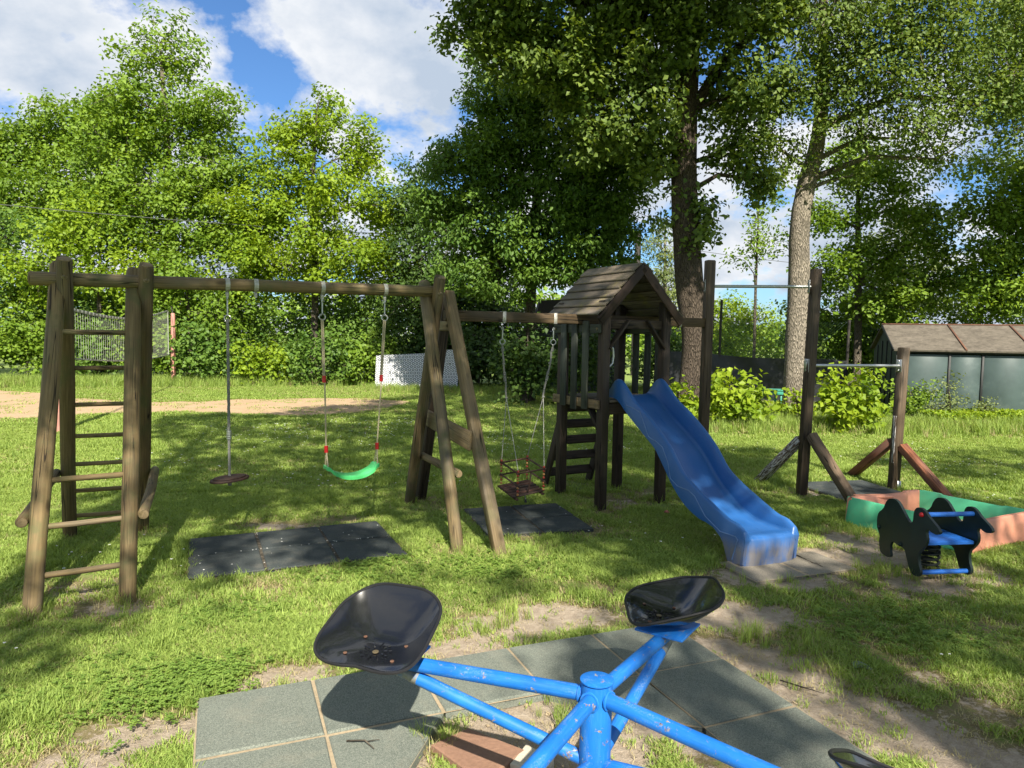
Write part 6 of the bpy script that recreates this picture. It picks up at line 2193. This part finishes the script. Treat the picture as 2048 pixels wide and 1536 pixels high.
strip(-60, 770, 780, 767, 2600, 0.6, 0.5, 1.2, [0, 1, 2, 0, 1, 2, 3])
strip(740, 778, 1130, 790, 900, 0.5, 0.4, 0.9, [0, 1, 2, 3])
strip(1290, 848, 1760, 860, 1500, 0.45, 0.4, 0.9, [0, 1, 2, 3])
strip(1740, 862, 2100, 856, 900, 0.4, 0.5, 1.0, [0, 1, 2, 3])
for (X, Y, r, m) in ((62, 1232, .08, 26), (255, 1200, .08, 26), (140, 1070, .08, 18), (285, 1058, .08, 18), (918, 1102, .07, 24), (1003, 1112, .07, 26), (818, 1003, .07, 14), (840, 998, .07, 14), (1197, 1017, .07, 16), (1313, 1000, .08, 18),
                     (1603, 988, .08, 12), (1786, 978, .08, 16), (1300, 1195, .05, 8), (1500, 1270, .07, 22), (1620, 1285, .06, 14), (1020, 1225, .06, 16), (960, 1255, .05, 10), (800, 1100, .10, 30), (1690, 1135, .12, 34), (1520, 1150, .10, 22),
                     (1460, 1120, .10, 22), (1585, 1105, .08, 16), (640, 1128, .12, 20), (480, 1140, .10, 14), (1860, 1155, .12, 20), (1930, 1145, .08, 14), (1700, 1060, .12, 24), (1780, 1085, .08, 14), (2000, 1110, .10, 16), (1390, 1480, .05, 12),
                     (1010, 1250, .04, 10), (840, 1420, .05, 10), (880, 1480, .05, 14), (1130, 1440, .05, 12), (390, 1420, .06, 10), (540, 1385, .05, 8), (1780, 1150, .12, 26)):
    gxp, gyp = ground_at(X, Y)
    seg.append((gxp + rng.normal(size=m) * r, gyp + rng.normal(size=m) * r, rng.uniform(0.4, 0.85, m), rng.choice([4, 5, 6], m)))
x, y, s_, ix = (np.concatenate([q[i] for q in seg]) for i in range(4))
ok = keep(x, y)
x, y, s_, ix = x[ok], y[ok], s_[ok], ix[ok]
scatter('tall_grass', 'uncut tall grass along the edges and round the posts', np.stack([x, y, np.full(len(x), -0.006)], 1), rng.random(len(x)) * 6.28, s_, ix, LONG)
# low nettles in front of the shed
nn = 7000
t = rng.random(nn)
a, b = ground_at(1880, 856), ground_at(2120, 852)
px = a[0] + (b[0] - a[0]) * t
py = a[1] + (b[1] - a[1]) * t + rng.uniform(-0.1, 0.8, nn)
v, f, h = leaf_arrays(np.stack([px, py, 0.02 + 0.26 * rng.random(nn) ** 0.8], 1), rng.uniform(0.05, 0.09, nn), rng)
tag(link_mesh('nettles', raw_mesh('nettles', v, f, {'hue': h}), M['leaf_bush']), 'low nettles and weeds in front of the shed', kind='stuff')
# daisies
fx_, fy_ = [], []
for (X, Y, rx, ry, m) in ((640, 880, 1.6, 0.9, 120), (790, 850, 1.0, 0.7, 90), (560, 860, 1.2, .8, 60), (980, 880, 1.2, .8, 70), (1080, 905, .8, .5, 50), (330, 925, .6, .5, 25), (700, 960, 1.4, .8, 40), (1250, 900, 1, .8, 25),
                          (1900, 930, 1.2, .7, 70), (1800, 900, .8, .5, 25), (150, 1130, .4, .5, 16), (330, 1130, .3, .25, 8), (1290, 1075, .5, .5, 8), (1500, 900, .7, .6, 14), (1950, 1000, .4, .3, 10), (1896, 1322, .04, .03, 2), (20, 1300, .1, .05, 2)):
    gxp, gyp = ground_at(X, Y)
    fx_.append(gxp + rng.normal(size=m) * rx * 0.6)
    fy_.append(gyp + rng.normal(size=m) * ry * 0.6)
x, y = np.concatenate(fx_), np.concatenate(fy_)
ok = keep(x, y)
x, y = x[ok], y[ok]
scatter('daisies', 'small white daisies dotted over the lawn', np.stack([x, y, np.full(len(x), -0.002)], 1), rng.random(len(x)) * 6.28, 0.45 + 0.4 * rng.random(len(x)) + 0.02 * y, np.zeros(len(x)), [flower('d', M['petal'])])
# pebbles and dry litter on the bare ground
peb = []
for _ in range(3):
    mbp = MB()
    mbp.ball((0, 0, 0.002), 0.008, 6, 4, 0.6)
    pv = np.array(mbp.v) * (1 + 0.35 * rng.normal(size=(len(mbp.v), 1)) * 0.5)
    mep = bpy.data.meshes.new('p')
    mep.from_pydata([tuple(q) for q in pv], [], mbp.f)
    mep.materials.append(M['seam'])
    peb.append(bpy.data.objects.new('p', mep))
x, y = frustum_points(9000, 1.9, 5.6)
b = bare_at(x, y)
ok = keep(x, y) & (rng.random(len(x)) < np.clip(b - 0.45, 0, 1) * 0.45)
x, y = x[ok], y[ok]
scatter('pebbles', 'small stones scattered on the bare earth', np.stack([x, y, np.full(len(x), -0.020)], 1), rng.random(len(x)) * 6.28, 0.4 + 1.1 * rng.random(len(x)) ** 3, rng.integers(0, 3, len(x)), peb)

# bits of white blossom and dry stalks blown onto the dark mats
xs_, ys_ = [], []
for (i0, j0, i1, j1, m) in ((-1, 1, 2, 1, 22), (0, 0, 0, 2, 6), (1, 0, 1, 2, 5), (-1, 0, 2, 2, 12)):
    for _ in range(m):
        t_ = rng.random()
        if i1 > i0 and j1 > j0:
            q = ML(i0 + (i1 - i0) * rng.random(), j0 + (j1 - j0) * rng.random())
        else:
            q = ML(i0 + (i1 - i0) * t_ + rng.normal() * 0.012, j0 + (j1 - j0) * t_ + rng.normal() * 0.012)
        xs_.append(q.x)
        ys_.append(q.y)
for _ in range(10):
    i_, j_ = rng.random() * 2, rng.random() * 2
    xs_.append(-0.445 + 0.47 * (i_ * c17 + j_ * s17))
    ys_.append(6.565 + 0.47 * (i_ * s17 - j_ * c17))
x, y = np.array(xs_), np.array(ys_)
fl = flower('b', M['petal'])
for vv in fl.data.vertices:
    vv.co.z -= 0.042
scatter('blossom_bits', 'white blossom bits scattered on the dark rubber mats', np.stack([x, y, np.full(len(x), 0.018)], 1), rng.random(len(x)) * 6.28, 0.25 + 0.35 * rng.random(len(x)), np.zeros(len(x)), [fl])
